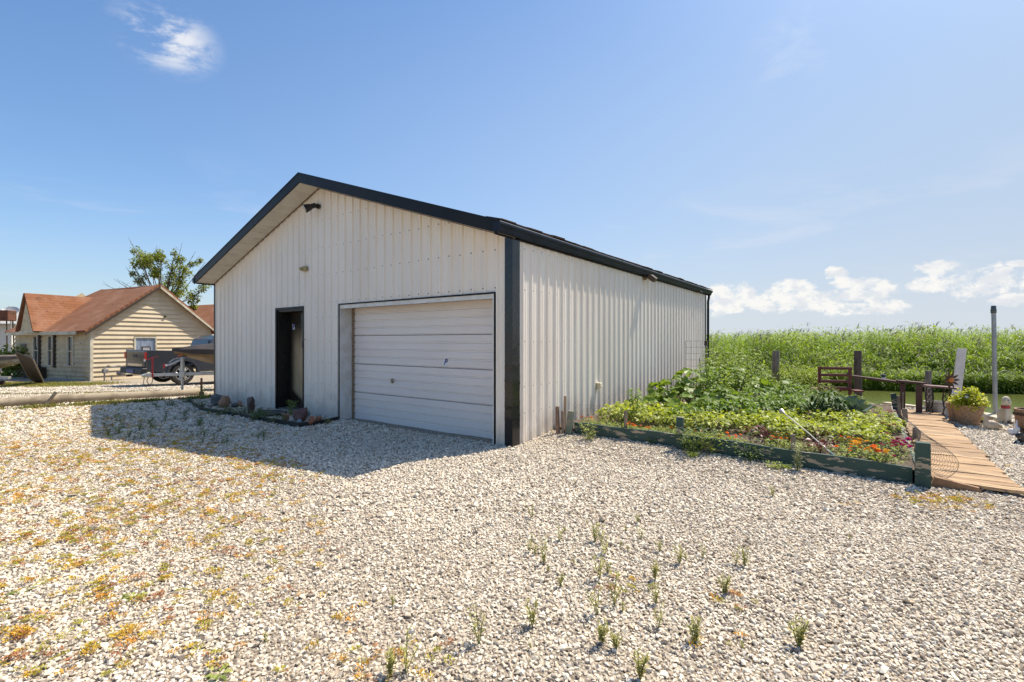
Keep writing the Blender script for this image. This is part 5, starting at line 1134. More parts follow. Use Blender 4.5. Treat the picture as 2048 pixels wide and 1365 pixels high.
# ------------------------------------------------ pots and figures on the right gravel
AGG = M('pebbled tan planter', (.42, .28, .18), (.30, .19, .12), rough=.95, scale=26, detail=6, bump=.8, bscale=70, bdist=.012, spots=(.12, .07, .045), sscale=55, sa=.60, sb=.66)
def planter(name, label, cat, p, prof, mat, n=28, part_n='bowl'):
    t = thing(name, label, cat, p); mb = MB(); mb.lathe(prof, (0, 0, 0), n); mb.build(part_n, mat, t, smooth='auto'); return t
pc = gp(1937, 857); Wp = 67/F*pc.y; rr = Wp/2/1.33; hp_ = hz(pc.y, 811)-pc.z
PL = planter('stone_planter', 'big pebbled tan planter with yellow-green feathery plant by the boardwalk', 'planter', Vector((pc.x*1.03, pc.y*1.03, -.02)), [(0, 0), (rr*.56, 0), (rr*.60, .02), (rr*.98, hp_*.9), (rr*1.04, hp_*.93), (rr*1.04, hp_), (rr*.93, hp_), (rr*.90, hp_-.05), (0, hp_-.06)], AGG)
FEATH = leafmat('yellow green feathery leaves', (.50, .50, .05), (.30, .36, .04), trans=.35, leafvar=.25)
P_ = []
for k in range(60):
    a = RNG.uniform(0, 6.28); r = rr*.95*RNG.random()**.5; c = Vector((r*math.cos(a), r*math.sin(a), hp_+RNG.uniform(.0, .25)*(1.3-r/rr)))
    P_.append(cluster_leaves(c, (.07, .07, .09), 34, .055))
V, T, A = join_np(P_); tag(link('foliage', np_mesh('foliage', V, T, FEATH, A), None, PL))
P_ = [cluster_leaves((rr*1.02+.02*k, .12, hp_-.05-.045*k), (.07, .07, .05), 50, .08) for k in range(4)]; V, T, A = join_np(P_); link('trailing_grass', np_mesh('trailing_grass', V, T, FEATH, A), None, PL)
pc2 = gp(1917, 850); t2 = planter('back_planter', 'second pebbled planter half hidden left behind the big one', 'planter', pc2+Vector((.24, .28, -.02)), [(0, 0), (.09, 0), (.10, .02), (.16, .33), (.18, .36), (.17, .38), (.14, .38), (0, .33)], AGG)
P_ = [cluster_leaves((RNG.uniform(-.1, .1), RNG.uniform(-.1, .1), .42), (.08, .08, .08), 30, .05) for k in range(12)]; V, T, A = join_np(P_); link('foliage', np_mesh('foliage', V, T, FEATH, A), None, t2)
# solar stake light in the planter
SL = thing('solar_light', 'small black and white solar stake light in the big planter', 'solar light', Vector((pc.x*1.02-.03, pc.y*1.02, hp_-.06))); mb = MB(); mb.tube([(0, 0, 0), (0, 0, .16)], .012, 8); mb.build('stake', BLK, SL); mb = MB(); mb.lathe([(0, .155), (.028, .16), (.03, .21), (0, .212)], n=12); mb.build('lens', M('frosted lens', (.7, .7, .72), rough=.3), SL, smooth='auto'); mb = MB(); mb.lathe([(0, .235), (.034, .232), (.04, .212), (0, .2121)], n=12); mb.build('cap', BLK, SL, smooth='auto')
# rusty metal flower spinner
fp = gp(1935, 850); fz = hz(fp.y+.35, 760); MF = thing('metal_flower', 'rusty metal daisy on a stem behind the planter', 'garden ornament', (fp.x, fp.y+.35, 0)); mb = MB(); mb.tube([(0, 0, 0), (0.0, 0, fz)], .012, 6); mb.build('stem', IRON, MF)
RUST = M('dark rust', (.06, .022, .012), (.10, .04, .018), rough=.7, scale=18)
for k in range(10):
    a = k*math.pi/5; mb = MB(); c, s = math.cos(a), math.sin(a); pr = [(.04, -.012), (.10, -.024), (.165, 0), (.10, .024), (.04, .012)]
    mb.add([(u*c-v*s, -.02-.02*(u > .1), fz+u*s+v*c) for u, v in pr]+[(u*c-v*s, -.012-.02*(u > .1), fz+u*s+v*c) for u, v in pr], [(0, 1, 2, 3, 4), (9, 8, 7, 6, 5)]+[(i, (i+1) % 5, (i+1) % 5+5, i+5) for i in range(5)]); mb.build('petal', RUST, MF, fix=True)
mb = MB(); mb.lathe([(0, .04), (.03, .035), (.048, .02), (.05, 0)], n=14, T=Matrix.Translation((0, -.015, fz)) @ Matrix.Rotation(R(90), 4, 'X')); mb.build('centre', M('copper orange', (.50, .16, .04), rough=.45, metal=.3), MF, smooth='auto')
# pale ribbed tub
tc_ = gp(1870, 829); tw = 44/F*tc_.y/2/1.3; th = hz(tc_.y, 803)-tc_.z; prof = [(0, 0), (tw*.78, 0)]
for k in range(7): z0_ = th*(.04+k*.125); r0 = tw*(.79+.19*k/7); prof += [(r0, z0_), (r0+.014, z0_+.008), (r0+.014, z0_+th*.07), (r0+.003, z0_+th*.085)]
prof += [(tw*1.0, th*.93), (tw*1.05, th*.95), (tw*1.05, th), (tw*.96, th), (tw*.93, th*.85), (0, th*.82)]
planter('ribbed_tub', 'pale ribbed round tub under the iron bench', 'tub', tc_, prof, M('pale plastic tub', (.48, .44, .40), (.38, .34, .30), rough=.6, scale=7), part_n='tub')
bpy.data.objects['ribbed_tub'].scale = (1, 1, 1)
# figures: continuous bodies remeshed from overlapping shapes
def blob(name, shapes, mat, parent=None, vox=.012, smooth_it=6):
    bm = bmesh.new()
    for sh in shapes:
        if sh[0] == 'e': _, c, r, rot = sh; T = Matrix.Translation(c) @ Matrix.Rotation(R(rot), 4, 'Y') @ Matrix.Diagonal((*r, 1)); bmesh.ops.create_icosphere(bm, subdivisions=3, radius=1, matrix=T)
        else:
            _, a, b, ra, rb = sh; a, b = Vector(a), Vector(b)
            for k in range(9): t = k/8; bmesh.ops.create_icosphere(bm, subdivisions=2, radius=ra+(rb-ra)*t, matrix=Matrix.Translation(a.lerp(b, t)))
    me = bpy.data.meshes.new(name); bm.to_mesh(me); bm.free(); o = link(name, me, mat, parent, smooth=True)
    rm = o.modifiers.new('remesh', 'REMESH'); rm.mode = 'VOXEL'; rm.voxel_size = vox; rm.use_smooth_shade = True; sm = o.modifiers.new('smooth', 'SMOOTH'); sm.iterations = smooth_it; sm.factor = .5; return o
CONC = M('cream concrete', (.56, .47, .36), (.44, .36, .27), rough=.85, scale=14, bump=.3, bscale=50)
dk = gp(1984, 861); s_ = .98
DK_ = thing('duck_figure', 'cream concrete duck figure lying in front of the planter', 'duck figure', dk+Vector((0, .02, -.01)), R(-4)); DK_.scale = (.70, .75, 1); hd = hz(dk.y, 827)-dk.z
blob('body', [('e', (.02, 0, .09), (.17, .085, .085), 8), ('e', (.17, 0, .085), (.09, .05, .04), 14), ('c', (-.10, 0, .09), (-.13, 0, hd-.05), .062, .036), ('e', (-.135, 0, hd-.035), (.045, .034, .036), 0), ('c', (-.16, 0, hd-.04), (-.215, 0, hd-.052), .018, .008), ('e', (.05, .05, .10), (.11, .04, .06), 10), ('e', (.05, -.05, .10), (.11, .04, .06), 10)], CONC, DK_, .009)
bd = gp(1998, 852); br_ = MB(); 
me = hull_rock(77, (.34, .26, .22)); o = link('brown_clump', me, M('dark rusty clump', (.07, .04, .025), (.16, .09, .05), rough=.95, scale=22, bump=.6), None); o.location = bd+Vector((-.05, .25, .06)); tag(o, 'dark brown clump behind the duck figure', 'clump')
dg = gp(2021, 851); hd = hz(dg.y, 792)-dg.z
DG = thing('dog_figure', 'cream seated dog figure with a red collar at the right edge', 'dog figure', dg+Vector((0, .1, -.01)), R(8)); S_ = hd/.52
blob('body', [('e', (0, .05, .16*S_), (.10*S_, .14*S_, .16*S_), 0), ('c', (0, .0, .18*S_), (0, -.02, .36*S_), .10*S_, .08*S_), ('e', (0, -.03, .43*S_), (.098*S_, .10*S_, .085*S_), 0), ('e', (-.08*S_, -.02, .42*S_), (.028*S_, .05*S_, .07*S_), 12), ('e', (.08*S_, -.02, .42*S_), (.028*S_, .05*S_, .07*S_), -12), ('e', (0, -.12*S_, .40*S_), (.045*S_, .05*S_, .04*S_), 0), ('c', (-.065*S_, -.06, .26*S_), (-.085*S_, -.09, .02), .048*S_, .035*S_), ('c', (.065*S_, -.06, .26*S_), (.085*S_, -.09, .02), .048*S_, .035*S_), ('e', (-.085*S_, .10, .06), (.05*S_, .10*S_, .06*S_), 0), ('e', (.085*S_, .10, .06), (.05*S_, .10*S_, .06*S_), 0)], M('ivory glazed concrete', (.62, .54, .42), (.50, .41, .30), rough=.7, scale=7), DG, .011); DG.scale = (.60, .60, 1)
mb = MB(); mb.lathe([(.083*S_, -.028), (.102*S_, -.03), (.104*S_, .02), (.085*S_, .028)], (0, -.02, .325*S_), 20); mb.build('collar', M('faded red collar', (.36, .05, .05), rough=.7), DG, smooth='auto')
for s in (-1, 1): mb = MB(); mb.lathe([(0, .008), (.010, .004), (.012, 0)], n=8, T=Matrix.Translation((s*.035*S_, -.125*S_, .445*S_)) @ Matrix.Rotation(R(90), 4, 'X')); mb.build('eye', BLK, DG)
rb = gp(2028, 870); hd = hz(rb.y, 838)-rb.z
RBT = thing('rabbit_figure', 'small white rabbit figure with upright ears on the gravel', 'rabbit figure', rb+Vector((0, 0, -.01)), R(20)); RBT.scale = (.8, .8, 1); q = hd/.27
blob('body', [('e', (0, .03, .055*q), (.062*q, .085*q, .06*q), 0), ('e', (0, -.05*q, .115*q), (.042*q, .048*q, .04*q), 0), ('c', (-.022*q, -.035*q, .14*q), (-.052*q, -.02*q, .255*q), .017*q, .012*q), ('c', (.022*q, -.035*q, .14*q), (.058*q, -.02*q, .25*q), .017*q, .012*q), ('c', (-.03*q, -.05*q, .06*q), (-.03*q, -.08*q, .01), .02*q, .018*q), ('c', (.03*q, -.05*q, .06*q), (.03*q, -.08*q, .01), .02*q, .018*q)], M('white porcelain', (.66, .64, .64), (.56, .52, .50), rough=.4, scale=8), RBT, .006)
# wooden barrel planter cut by the frame edge
bp_ = gp(2080, 872); BL = thing('barrel_planter', 'wooden half barrel planter cut off by the right edge', 'planter', bp_+Vector((.07, .1, -.02)))
for k in range(16):
    a = k*math.pi/8; a2 = a+math.pi/8-.02; mb = MB(); V = []
    for (r, z) in ((.20, 0), (.25, .2), (.27, .42)):
        V += [(r*math.cos(a), r*math.sin(a), z), (r*math.cos(a2), r*math.sin(a2), z), ((r-.03)*math.cos(a2), (r-.03)*math.sin(a2), z), ((r-.03)*math.cos(a), (r-.03)*math.sin(a), z)]
    mb.add(V, [(3, 2, 1, 0), (8, 9, 10, 11)]+[(b+i, b+(i+1) % 4, b+4+(i+1) % 4, b+4+i) for b in (0, 4) for i in range(4)]); mb.build('stave', M('brown barrel wood', (.30, .17, .10), (.20, .11, .07), rough=.75, scale=5, stretch=(1, 1, .3)) if k == 0 else bpy.data.materials['brown barrel wood'], BL)
for z, r in ((.10, .232), (.34, .270)): mb = MB(); mb.lathe([(r, -.02), (r+.006, -.02), (r+.01, .02), (r+.002, .02)], (0, 0, z), 32); mb.build('hoop', IRON, BL)
mb = MB(); mb.lathe([(0, 0), (.235, 0)], (0, 0, .36), 20); mb.build('soil', bpy.data.materials['dark garden soil'], BL)
kc = gp(2056, 890); CT = thing('cat_figure', 'black and white lying cat figure at the right frame edge', 'cat figure', kc+Vector((.08, .05, -.01)), R(190))
blob('body', [('e', (0, 0, .075), (.17, .085, .07), 0), ('e', (.15, -.02, .13), (.058, .05, .05), 0), ('c', (.14, -.04, .165), (.135, -.045, .195), .02, .006), ('c', (.17, .02, .165), (.175, .025, .195), .02, .006), ('c', (.12, -.05, .05), (.24, -.05, .02), .03, .022), ('c', (-.15, 0, .05), (-.2, -.12, .03), .03, .018)], M('black and white glaze', (.012, .012, .013), (.6, .58, .55), rough=.35, scale=9, a=.56, b=.60), CT, .009)
# timbers at the edge of the water on the right
sa, sb = gp(1975, 834), gp(2110, 868); SB = thing('seawall_timber', 'pale timber edging the canal behind the garden figures', 'timber', (0, 0, 0)); m2 = MB(); beam(m2, (sa.x, sa.y+.15, .02), (sb.x, sb.y+.15, .02), .24, .10); m2.build('cap_timber', M('pale seawall timber', (.50, .44, .33), (.38, .32, .23), rough=.85, scale=6), SB)
m2 = MB(); beam(m2, (sa.x+.05, sa.y-.12, .03), (sb.x, sb.y-.12, .03), .10, .09); m2.build('edging_timber', GREYW, SB)
sa2 = gp(1790, 812, 0); m2 = MB(); beam(m2, (sa2.x, sa2.y+.3, .0), (sa.x, sa.y+.2, .0), .2, .10); m2.build('walk_timber', bpy.data.materials['pale seawall timber'], SB)
o = MB().add([(0, 0, 0)], []).v
# dark slate pieces under the planter's left side
for i, (px, py, w) in enumerate(((1898, 849, .26), (1908, 856, .2))):
    p = gp(px, py); o = link('flat_stone', hull_rock(50+i, (w, w*.7, .06)), M('dark slate %s' % 'ab'[i], (.05, .05, .055), rough=.7), None); o.location = p+Vector((0, 0, .02)); tag(o, ['flat dark slate stone against the boardwalk beside the planter', 'smaller flat dark slate stone just left of the planter'][i], 'stone')

# ------------------------------------------------ watering wand
w0 = gp(1660, 905, BEDZ+.05); w1 = Vector(((1567-1024)/F*(w0.y+.9), w0.y+.9, hz(w0.y+.9, 826))); WW = thing('watering_wand', 'silver watering wand with shower head lying over the bean plants', 'watering wand', (0, 0, 0)); mid = w0.lerp(w1, .45)+Vector((0, 0, .01))
ALU = M('bright aluminium', (.50, .48, .44), rough=.45, metal=.6); mb = MB(); mb.tube([w0, mid, w1], .0075, 8); mb.build('tube', ALU, WW, smooth='auto'); dd_ = (w1-mid).normalized(); mb = MB(); mb.tube([w1-dd_*.02, w1+dd_*.03, w1+dd_*.06, w1+dd_*.065], [.012, .03, .034, .03], 12); mb.build('shower_head', ALU, WW, smooth='auto')
mb = MB(); mb.tube([w0+(w0-mid).normalized()*.0, w0+(w0-mid).normalized()*.15], .013, 8); mb.build('grip', M('teal grip', (.10, .22, .20), rough=.5), WW)
# ================================================================ plants
def stems_mb(n, r, h, rad, rg=RNG):
    mb = MB()
    for k in range(n): a = rg.uniform(0, 6.28); mb.tube([(0, 0, -.02), (r*.4*math.cos(a), r*.4*math.sin(a), h*.5), (r*math.cos(a), r*math.sin(a), h)], [rad, rad*.8, rad*.4], 4, caps=False)
    return mb
BEAN = leafmat('bush bean leaves', (.36, .40, .045), (.23, .30, .035), trans=.45, leafvar=.30, rough=.45); PEP = leafmat('pepper leaves', (.15, .24, .035), (.09, .165, .025), trans=.42, rough=.5); SQ = leafmat('squash leaves', (.21, .29, .045), (.14, .22, .03), trans=.4, rough=.45)
TOM = leafmat('tomato leaves', (.24, .32, .07), (.16, .24, .045), trans=.4, rough=.55); DARKL = leafmat('dark glossy leaves', (.06, .115, .025), (.04, .08, .018), trans=.3, rough=.6); CAB = leafmat('blue green cabbage', (.15, .22, .19), (.10, .16, .14), trans=.15, rough=.5)
BEETL = leafmat('beet leaves', (.12, .16, .035), (.12, .035, .03), trans=.3, rough=.45); STEM = M('green stem', (.14, .18, .05), rough=.6); BSTEM = M('beet red stem', (.25, .02, .05), rough=.5); ORG = M('marigold orange', (.85, .24, .015), (.90, .36, .02), rough=.7, rand=.2); YEL = M('golden yellow petals', (.85, .50, .03), rough=.7, rand=.2); MAG = M('magenta petals', (.55, .01, .20), rough=.6, rand=.2); PNK = M('crimson petals', (.48, .02, .07), rough=.6, rand=.2)
FOL = leafmat('flower foliage', (.28, .34, .045), (.18, .25, .035), trans=.35, leafvar=.3); WEED = leafmat('weed leaves', (.30, .33, .09), (.20, .25, .06), trans=.3, leafvar=.3, rough=.7); WEEDD = leafmat('dark weed', (.12, .17, .05), (.08, .12, .035), trans=.25)
def bush(name, label, cat, p, rz, h, r, nl, L, mat, W=.6, nstem=6, group=None, droop=.25, sm=STEM, top=.3):
    t = thing(name, label, cat, p, rz, group); a = RNG.uniform(0, 6.28, nl); rr = r*RNG.random(nl)**.5; z = h*(.18+.82*RNG.random(nl)**.7)*(1-top*(rr/r)**2)
    P = np.stack([np.cos(a)*rr, np.sin(a)*rr, z], 1); D = np.stack([np.cos(a)+RNG.normal(0, .5, nl), np.sin(a)+RNG.normal(0, .5, nl), RNG.uniform(-.3, .6, nl)], 1); l = L*RNG.uniform(.6, 1.25, nl)
    V, T = leaf_arrays(P, D, l, l*W, droop, .16); link('leaves', np_mesh('leaves', V, T, mat, np.repeat(RNG.random(nl), 4)), None, t); stems_mb(nstem, r*.6, h*.8, .006).build('stems', sm, t); return t
def bed_point(px, py, z=BEDZ): p = gp(px, py, z); x, y = toG(p.x, p.y); return p, x, y
# bush beans in rows right across the bed: many look-alike plants
bb = [bush('bean_plant', 'leafy yellow-green bush bean plant in the rows across the garden bed', 'bean plant', (0, 0, 0), 0, .25, .17, 90, .085, BEAN, .72, group='bush bean plants in rows') for _ in range(4)]
spots = []
for yy in (1.95, 2.3, 2.68, 3.05):
    x = .55
    while x < 4.35:
        if not (yy < 2.2 and (2.45 < x < 3.1)) and not (yy < 2.2 and 3.2 < x): spots.append((x+RNG.uniform(-.05, .05), yy+RNG.uniform(-.07, .07)))
        x += .24
rows_ = {1.95: 'front row', 2.3: 'second row', 2.68: 'third row', 3.05: 'fourth row'}
for yy in (3.45, 3.85, 4.25, 4.65, 5.05, 5.45, 5.85, 6.25):
    x = 3.0 if yy < 4 else 3.55
    if yy > 5.6: x = 2.9
    while x < 4.38: spots.append((x+RNG.uniform(-.04, .04), yy+RNG.uniform(-.06, .06))); x += .26
ORD = ['first', 'second', 'third', 'fourth', 'fifth', 'sixth', 'seventh', 'eighth', 'ninth', 'tenth', 'eleventh', 'twelfth', 'thirteenth', 'fourteenth', 'fifteenth', 'sixteenth', 'seventeenth']
cnt = {}
for i, (x, y) in enumerate(spots):
    p = G(x, y, BEDZ); sc = RNG.uniform(.8, 1.12)*(1.0 if x < 3.2 else .85)
    rw = min([1.95, 2.3, 2.68, 3.05, 3.45, 3.85, 4.25, 4.65, 5.05, 5.45, 5.85, 6.25], key=lambda q: abs(q-y)); cnt[rw] = cnt.get(rw, 0)+1; c_ = cnt[rw]
    if rw in rows_: lb = 'bush bean plant in the %s of the bed, %s from the garage wall' % (rows_[rw], ORD[c_-1])
    else: lb = 'low bean plant right in the bed, %s row behind the front four, %s from left' % (ORD[int(round((rw-3.45)/.4))], ORD[c_-1])
    if rw >= 4.6 or (rw >= 4.2 and x > 3.9): sc *= .42
    if i < 4: bb[i].location = p; bb[i].scale = (sc,)*3; bb[i]['label'] = lb
    else: dup(bb[i % 4], p, RNG.uniform(0, 6.28), sc, label=lb)
# low groundcover: seedlings along the front edge left part
gc = [bush('seedling', 'low feathery flower seedling along the front board of the bed', 'seedling', (0, 0, 0), 0, .10, .11, 70, .035, FOL, .4, 3, group='low seedlings behind the front board') for _ in range(3)]
k = 0
for x in np.arange(.55, 4.4, .15):
    for y in (1.22, 1.38, 1.58):
        if RNG.random() < .22 or (2.6 < x < 3.05 and y > 1.3): continue
        p = G(x+RNG.uniform(-.05, .05), y+RNG.uniform(-.05, .05), BEDZ); s = RNG.uniform(.8, 1.25)
        if k < 3: gc[k].location = p
        else: dup(gc[k % 3], p, RNG.uniform(0, 6), s)
        k += 1
# flowering plants
def flower_plant(name, label, cat, p, n, mat, fr, h=.13, r=.10, group=None, fol=FOL, nl=60, L=.05):
    t = bush(name, label, cat, p, RNG.uniform(0, 6), h, r, nl, L, fol, .45, 3, group)
    proto = None
    for k in range(n):
        a = RNG.uniform(0, 6.28); q = r*RNG.random()**.5; zc = h*RNG.uniform(.85, 1.2)
        if proto is None:
            mb = MB()
            for ring_, m_ in ((1, 9), (.62, 7), (.3, 5)):
                for j in range(m_):
                    b = j*6.283/m_+ring_; c, s = math.cos(b), math.sin(b); rr = fr*ring_; mb.add([(0, 0, 0), (rr*.7*math.cos(b-.4), rr*.7*math.sin(b-.4), fr*(.35+.3*(1-ring_))), (rr*c, rr*s, fr*(.25+.55*(1-ring_))), (rr*.7*math.cos(b+.4), rr*.7*math.sin(b+.4), fr*(.35+.3*(1-ring_)))], [(0, 1, 2, 3)])
            proto = mb.build('blossom', mat, t); proto.location = (q*math.cos(a), q*math.sin(a), zc); proto.rotation_euler = (.3, RNG.uniform(-.4, .4), a)
        else: part(proto, 'blossom', t, (q*math.cos(a), q*math.sin(a), zc), (RNG.uniform(-.2, .6), RNG.uniform(-.4, .4), a), (RNG.uniform(.8, 1.2),)*3)
    return t
fl = [(1172, 846, 'orange marigold at the left end of the bed beside the wall', ORG, 5, .028), (1252, 868, 'orange marigold next to the thin pale stake', ORG, 5, .032), (1280, 872, 'orange marigold just right of the pale stake', ORG, 4, .028), (1356, 868, 'single orange marigold left of the middle green post', ORG, 3, .028), (1400, 878, 'small orange marigold right of the middle green post', ORG, 3, .026), (1447, 886, 'orange marigold behind the front board between the two middle posts', ORG, 4, .026), (1465, 893, 'low orange marigold close to the front board', ORG, 3, .024),
      (1550, 892, 'orange marigold in front of the red beet leaves', ORG, 4, .027), (1575, 880, 'yellow-orange marigold left of the thin grey stake', YEL, 4, .03), (1585, 896, 'orange marigold touching the thin grey stake', ORG, 3, .028), (1702, 905, 'golden marigold at the left of the flower cluster', YEL, 5, .033), (1722, 900, 'tallest golden marigold of the flower cluster', YEL, 7, .034), (1738, 915, 'deep orange marigold in the middle of the cluster', ORG, 7, .033), (1756, 922, 'golden marigold nearest the front board in the cluster', YEL, 6, .033), (1690, 893, 'orange marigold behind the flower cluster', ORG, 4, .03), (1772, 905, 'crimson flower right of the marigold cluster', PNK, 5, .026), (1768, 930, 'dark crimson flower close to the front board', PNK, 4, .024),
      (1822, 908, 'magenta petunia by the near right corner post', MAG, 9, .034), (1812, 899, 'magenta petunia just behind the other by the corner', MAG, 6, .033), (1770, 850, 'magenta flower near the right side of the bed', MAG, 5, .033), (1778, 861, 'deep purple flower near the right side of the bed', MAG, 4, .028), (1775, 834, 'small crimson flower at the back right of the bed', PNK, 3, .026), (1790, 833, 'small red flower by the far right stakes', PNK, 3, .024), (1757, 884, 'small crimson flower behind the marigold cluster', PNK, 3, .022), (1790, 893, 'small pink flower left of the magenta petunias', MAG, 2, .022), (1690, 915, 'red-orange flower low by the wand end', ORG, 4, .024)]
for (px, py, lb, mat, n, fr) in fl:
    p, x, y = bed_point(px, py+6); x = min(max(x, .15), 4.36); y = max(y, 1.17); flower_plant('marigold' if mat in (ORG, YEL) else 'petunia', lb, 'flower', G(x, y, BEDZ), n, mat, fr)
# beets
for i, (px, py, lb) in enumerate(((1530, 888, 'leafy beet plant with dark red stems near the front of the bed'), (1628, 880, 'small reddish beet plant beside the watering wand'), (1610, 870, 'beet plant behind the wand tube'), (1640, 905, 'dark red beet leaves near the wand grip'), (1672, 898, 'dark beet seedling right of the wand grip'), (1508, 874, 'beet plant left of the big red-stemmed one'))):
    p, x, y = bed_point(px, py); bush('beet_plant', lb, 'beet plant', G(x, max(y, 1.2), BEDZ), i, .17 if i else .24, .11 if i else .16, 26 if i else 44, .10, BEETL if i % 2 == 0 else M('red beet leaf %s' % 'abcdef'[i], (.20, .035, .03), (.11, .03, .025), rough=.4, trans=.2), .5, 10, sm=BSTEM)
# squash: big leaves, each a part
def squash(label, p, n, h, r, rz=0, mat=SQ, seed=1):
    rg = np.random.default_rng(seed); t = thing('squash_plant', label, 'squash plant', p, rz); protos = []
    for v in range(3):
        nv = 14; V = [(0, 0, 0)]; A = []
        for k in range(nv):
            a = -2.6+5.2*k/(nv-1); lob = 1+.16*math.cos(a*5); rr = (.55+.25*math.cos(a))*lob; V.append((rr*math.cos(a)+.18, rr*math.sin(a), .10*math.sin(a*3+v)+.18*abs(math.sin(a))-.12*rr))
        Fc = [(0, k+1, k+2) for k in range(nv-1)]; me = bpy.data.meshes.new('leaf'); me.from_pydata(V, [], Fc); me.materials.append(mat); at = me.attributes.new('v', 'FLOAT', 'FACE'); at.data.foreach_set('value', [rg.random()*.4+.3]*len(Fc)); protos.append(me)
    sm = MB()
    for k in range(n):
        a = rg.uniform(0, 6.28); q = r*rg.random()**.55; z = h*rg.uniform(.45, 1)*(1-.35*(q/r)**2); L = rg.uniform(.16, .27)
        o = bpy.data.objects.new('leaf', protos[k % 3]); COL.objects.link(o); o.parent = t; o.location = (q*math.cos(a), q*math.sin(a), z); o.rotation_euler = (rg.uniform(-.5, .5), rg.uniform(-.1, .7), a+rg.uniform(-.6, .6)); o.scale = (L*.74,)*3
        sm.tube([(q*.3*math.cos(a), q*.3*math.sin(a), 0), (q*.8*math.cos(a), q*.8*math.sin(a), z*.6), (q*math.cos(a), q*math.sin(a), z)], [.009, .007, .005], 4, caps=False)
    sm.build('stems', STEM, t); return t
sq = [(1345, 803, 40, .68, .44, 'big-leaved squash plant against the ribbed wall'), (1395, 800, 42, .90, .48, 'tall squash plant right of the one at the wall'), (1440, 790, 38, .88, .46, 'squash plant in front of the wire trellis'), (1330, 812, 24, .42, .32, 'low squash plant nearest the camera at the wall'), (1490, 788, 32, .66, .45, 'squash plant in the middle of the back row'), (1455, 812, 30, .60, .42, 'squash plant left of centre just behind the peppers'), (1545, 795, 30, .66, .42, 'squash plant under the grey piling'), (1400, 822, 26, .50, .40, 'squash plant between the wall squash and the beans')]
for i, (px, py, n, h, r, lb) in enumerate(sq): p, x, y = bed_point(px, py+18); x = max(x, r*.8); squash(lb, G(x, y, BEDZ), n, h, r, i, seed=20+i)
# peppers
pep = [(1372, 846, .34, .24, 'pepper plant in front of the squash by the wall'), (1425, 840, .40, .26, 'pepper plant left of centre behind the beans'), (1478, 842, .40, .26, 'pepper plant at the centre behind the beans'), (1530, 838, .42, .26, 'drooping pepper plant right of centre'), (1572, 836, .44, .26, 'drooping pepper plant between centre and the dark tall one'), (1610, 834, .46, .26, 'drooping pepper plant left of the tall dark plant'), (1450, 822, .46, .3, 'pepper plant in the second row left'), (1510, 818, .46, .3, 'pepper plant in the second row middle'), (1570, 816, .46, .3, 'pepper plant in the second row right')]
for i, (px, py, h, r, lb) in enumerate(pep): p, x, y = bed_point(px, py+4); x = max(x, .3); bush('pepper_plant', lb, 'pepper plant', G(x, y, BEDZ), i, h, r, 210, .105, PEP, .45, 7, droop=.55)
p, x, y = bed_point(1655, 842); bush('pepper_plant', 'tall very dark glossy pepper plant at the right of its row', 'pepper plant', G(x, y, BEDZ), 0, .52, .25, 300, .12, DARKL, .42, 9, droop=.7)
p, x, y = bed_point(1270, 848); bush('tomato_seedling', 'slender upright plant alone in front of the ribbed wall', 'plant', G(x, max(y, 1.4), BEDZ), 0, .58, .10, 120, .09, PEP, .45, 3, droop=.4, top=.1)
# cabbage
p, x, y = bed_point(1700, 836); CBG = thing('cabbage', 'blue-green cabbage with broad leaves at the back right of the bed', 'cabbage', G(x, y, BEDZ), 0); n = 16; 
for k in range(n):
    a = k*2.4; q = .03+.012*k; z = .16-.005*k; nv = 12; V = [(0, 0, 0)]+[(.15*(1+.5*math.cos(b))*math.cos(b)+.03, .13*math.sin(b), .05*math.sin(b*2)**2+.03*abs(math.sin(b))) for b in np.linspace(-2.6, 2.6, nv)]; m2 = MB(); m2.add(V, [(0, j+1, j+2) for j in range(nv-1)]); o = m2.build('leaf', CAB, CBG, smooth=True); o.location = (q*math.cos(a), q*math.sin(a), z); o.rotation_euler = (0, -1.15+.055*k, a)
p, x, y = bed_point(1728, 832); bush('black_rubber_flap', 'dark drooping leaf pile beside the cabbage', 'plant', G(x, y, BEDZ), 0, .1, .16, 14, .16, M('blackish withered leaves', (.03, .028, .02), rough=.8), .6, 2) if False else None
# tomatoes and tall back growth
tom = [(1430, 760, 1.32, .38, 'tall tomato plant in the wire trellis beside the garage corner'), (1465, 762, 1.36, .40, 'bushy tomato plant right of the trellis'), (1505, 760, 1.22, .40, 'bushy tomato plant left of the grey piling'), (1530, 772, .66, .34, 'tomato plant in front of the grey piling'), (1475, 778, 1.0, .38, 'tomato plant in front of the tall bushy one'), (1425, 785, 1.0, .38, 'tomato plant behind the wall squash')]
for i, (px, py, h, r, lb) in enumerate(tom):
    p, x, y = bed_point(px, py+34); y = min(y, 7.1); x = max(.35, x); bush('tomato_plant', lb, 'tomato plant', G(x, y, BEDZ), i, h, r, 620, .075, TOM, .55, 10, droop=.3, top=.45)
rnd = [(1608, 812, .56, .36, 'round fine-leaved bush left of the red chair'), (1650, 800, .50, .30, 'fine-leaved bush right below the red chair'), (1590, 800, .60, .34, 'fine-leaved bush in front of the reeds left of the red chair'), (1708, 806, .30, .26, 'small fine-leaved bush behind the cabbage'), (1560, 800, .52, .3, 'fine-leaved bush under the grey piling')]
for i, (px, py, h, r, lb) in enumerate(rnd): p, x, y = bed_point(px, py+14); bush('herb_bush', lb, 'bush', G(x, y, BEDZ), i, h, r, 900, .042, leafmat('herb leaves %s' % 'abcde'[i], (.16+.04*(i % 2), .25, .045), (.11, .18, .03), trans=.4), .6, 8, droop=.15, top=.5)
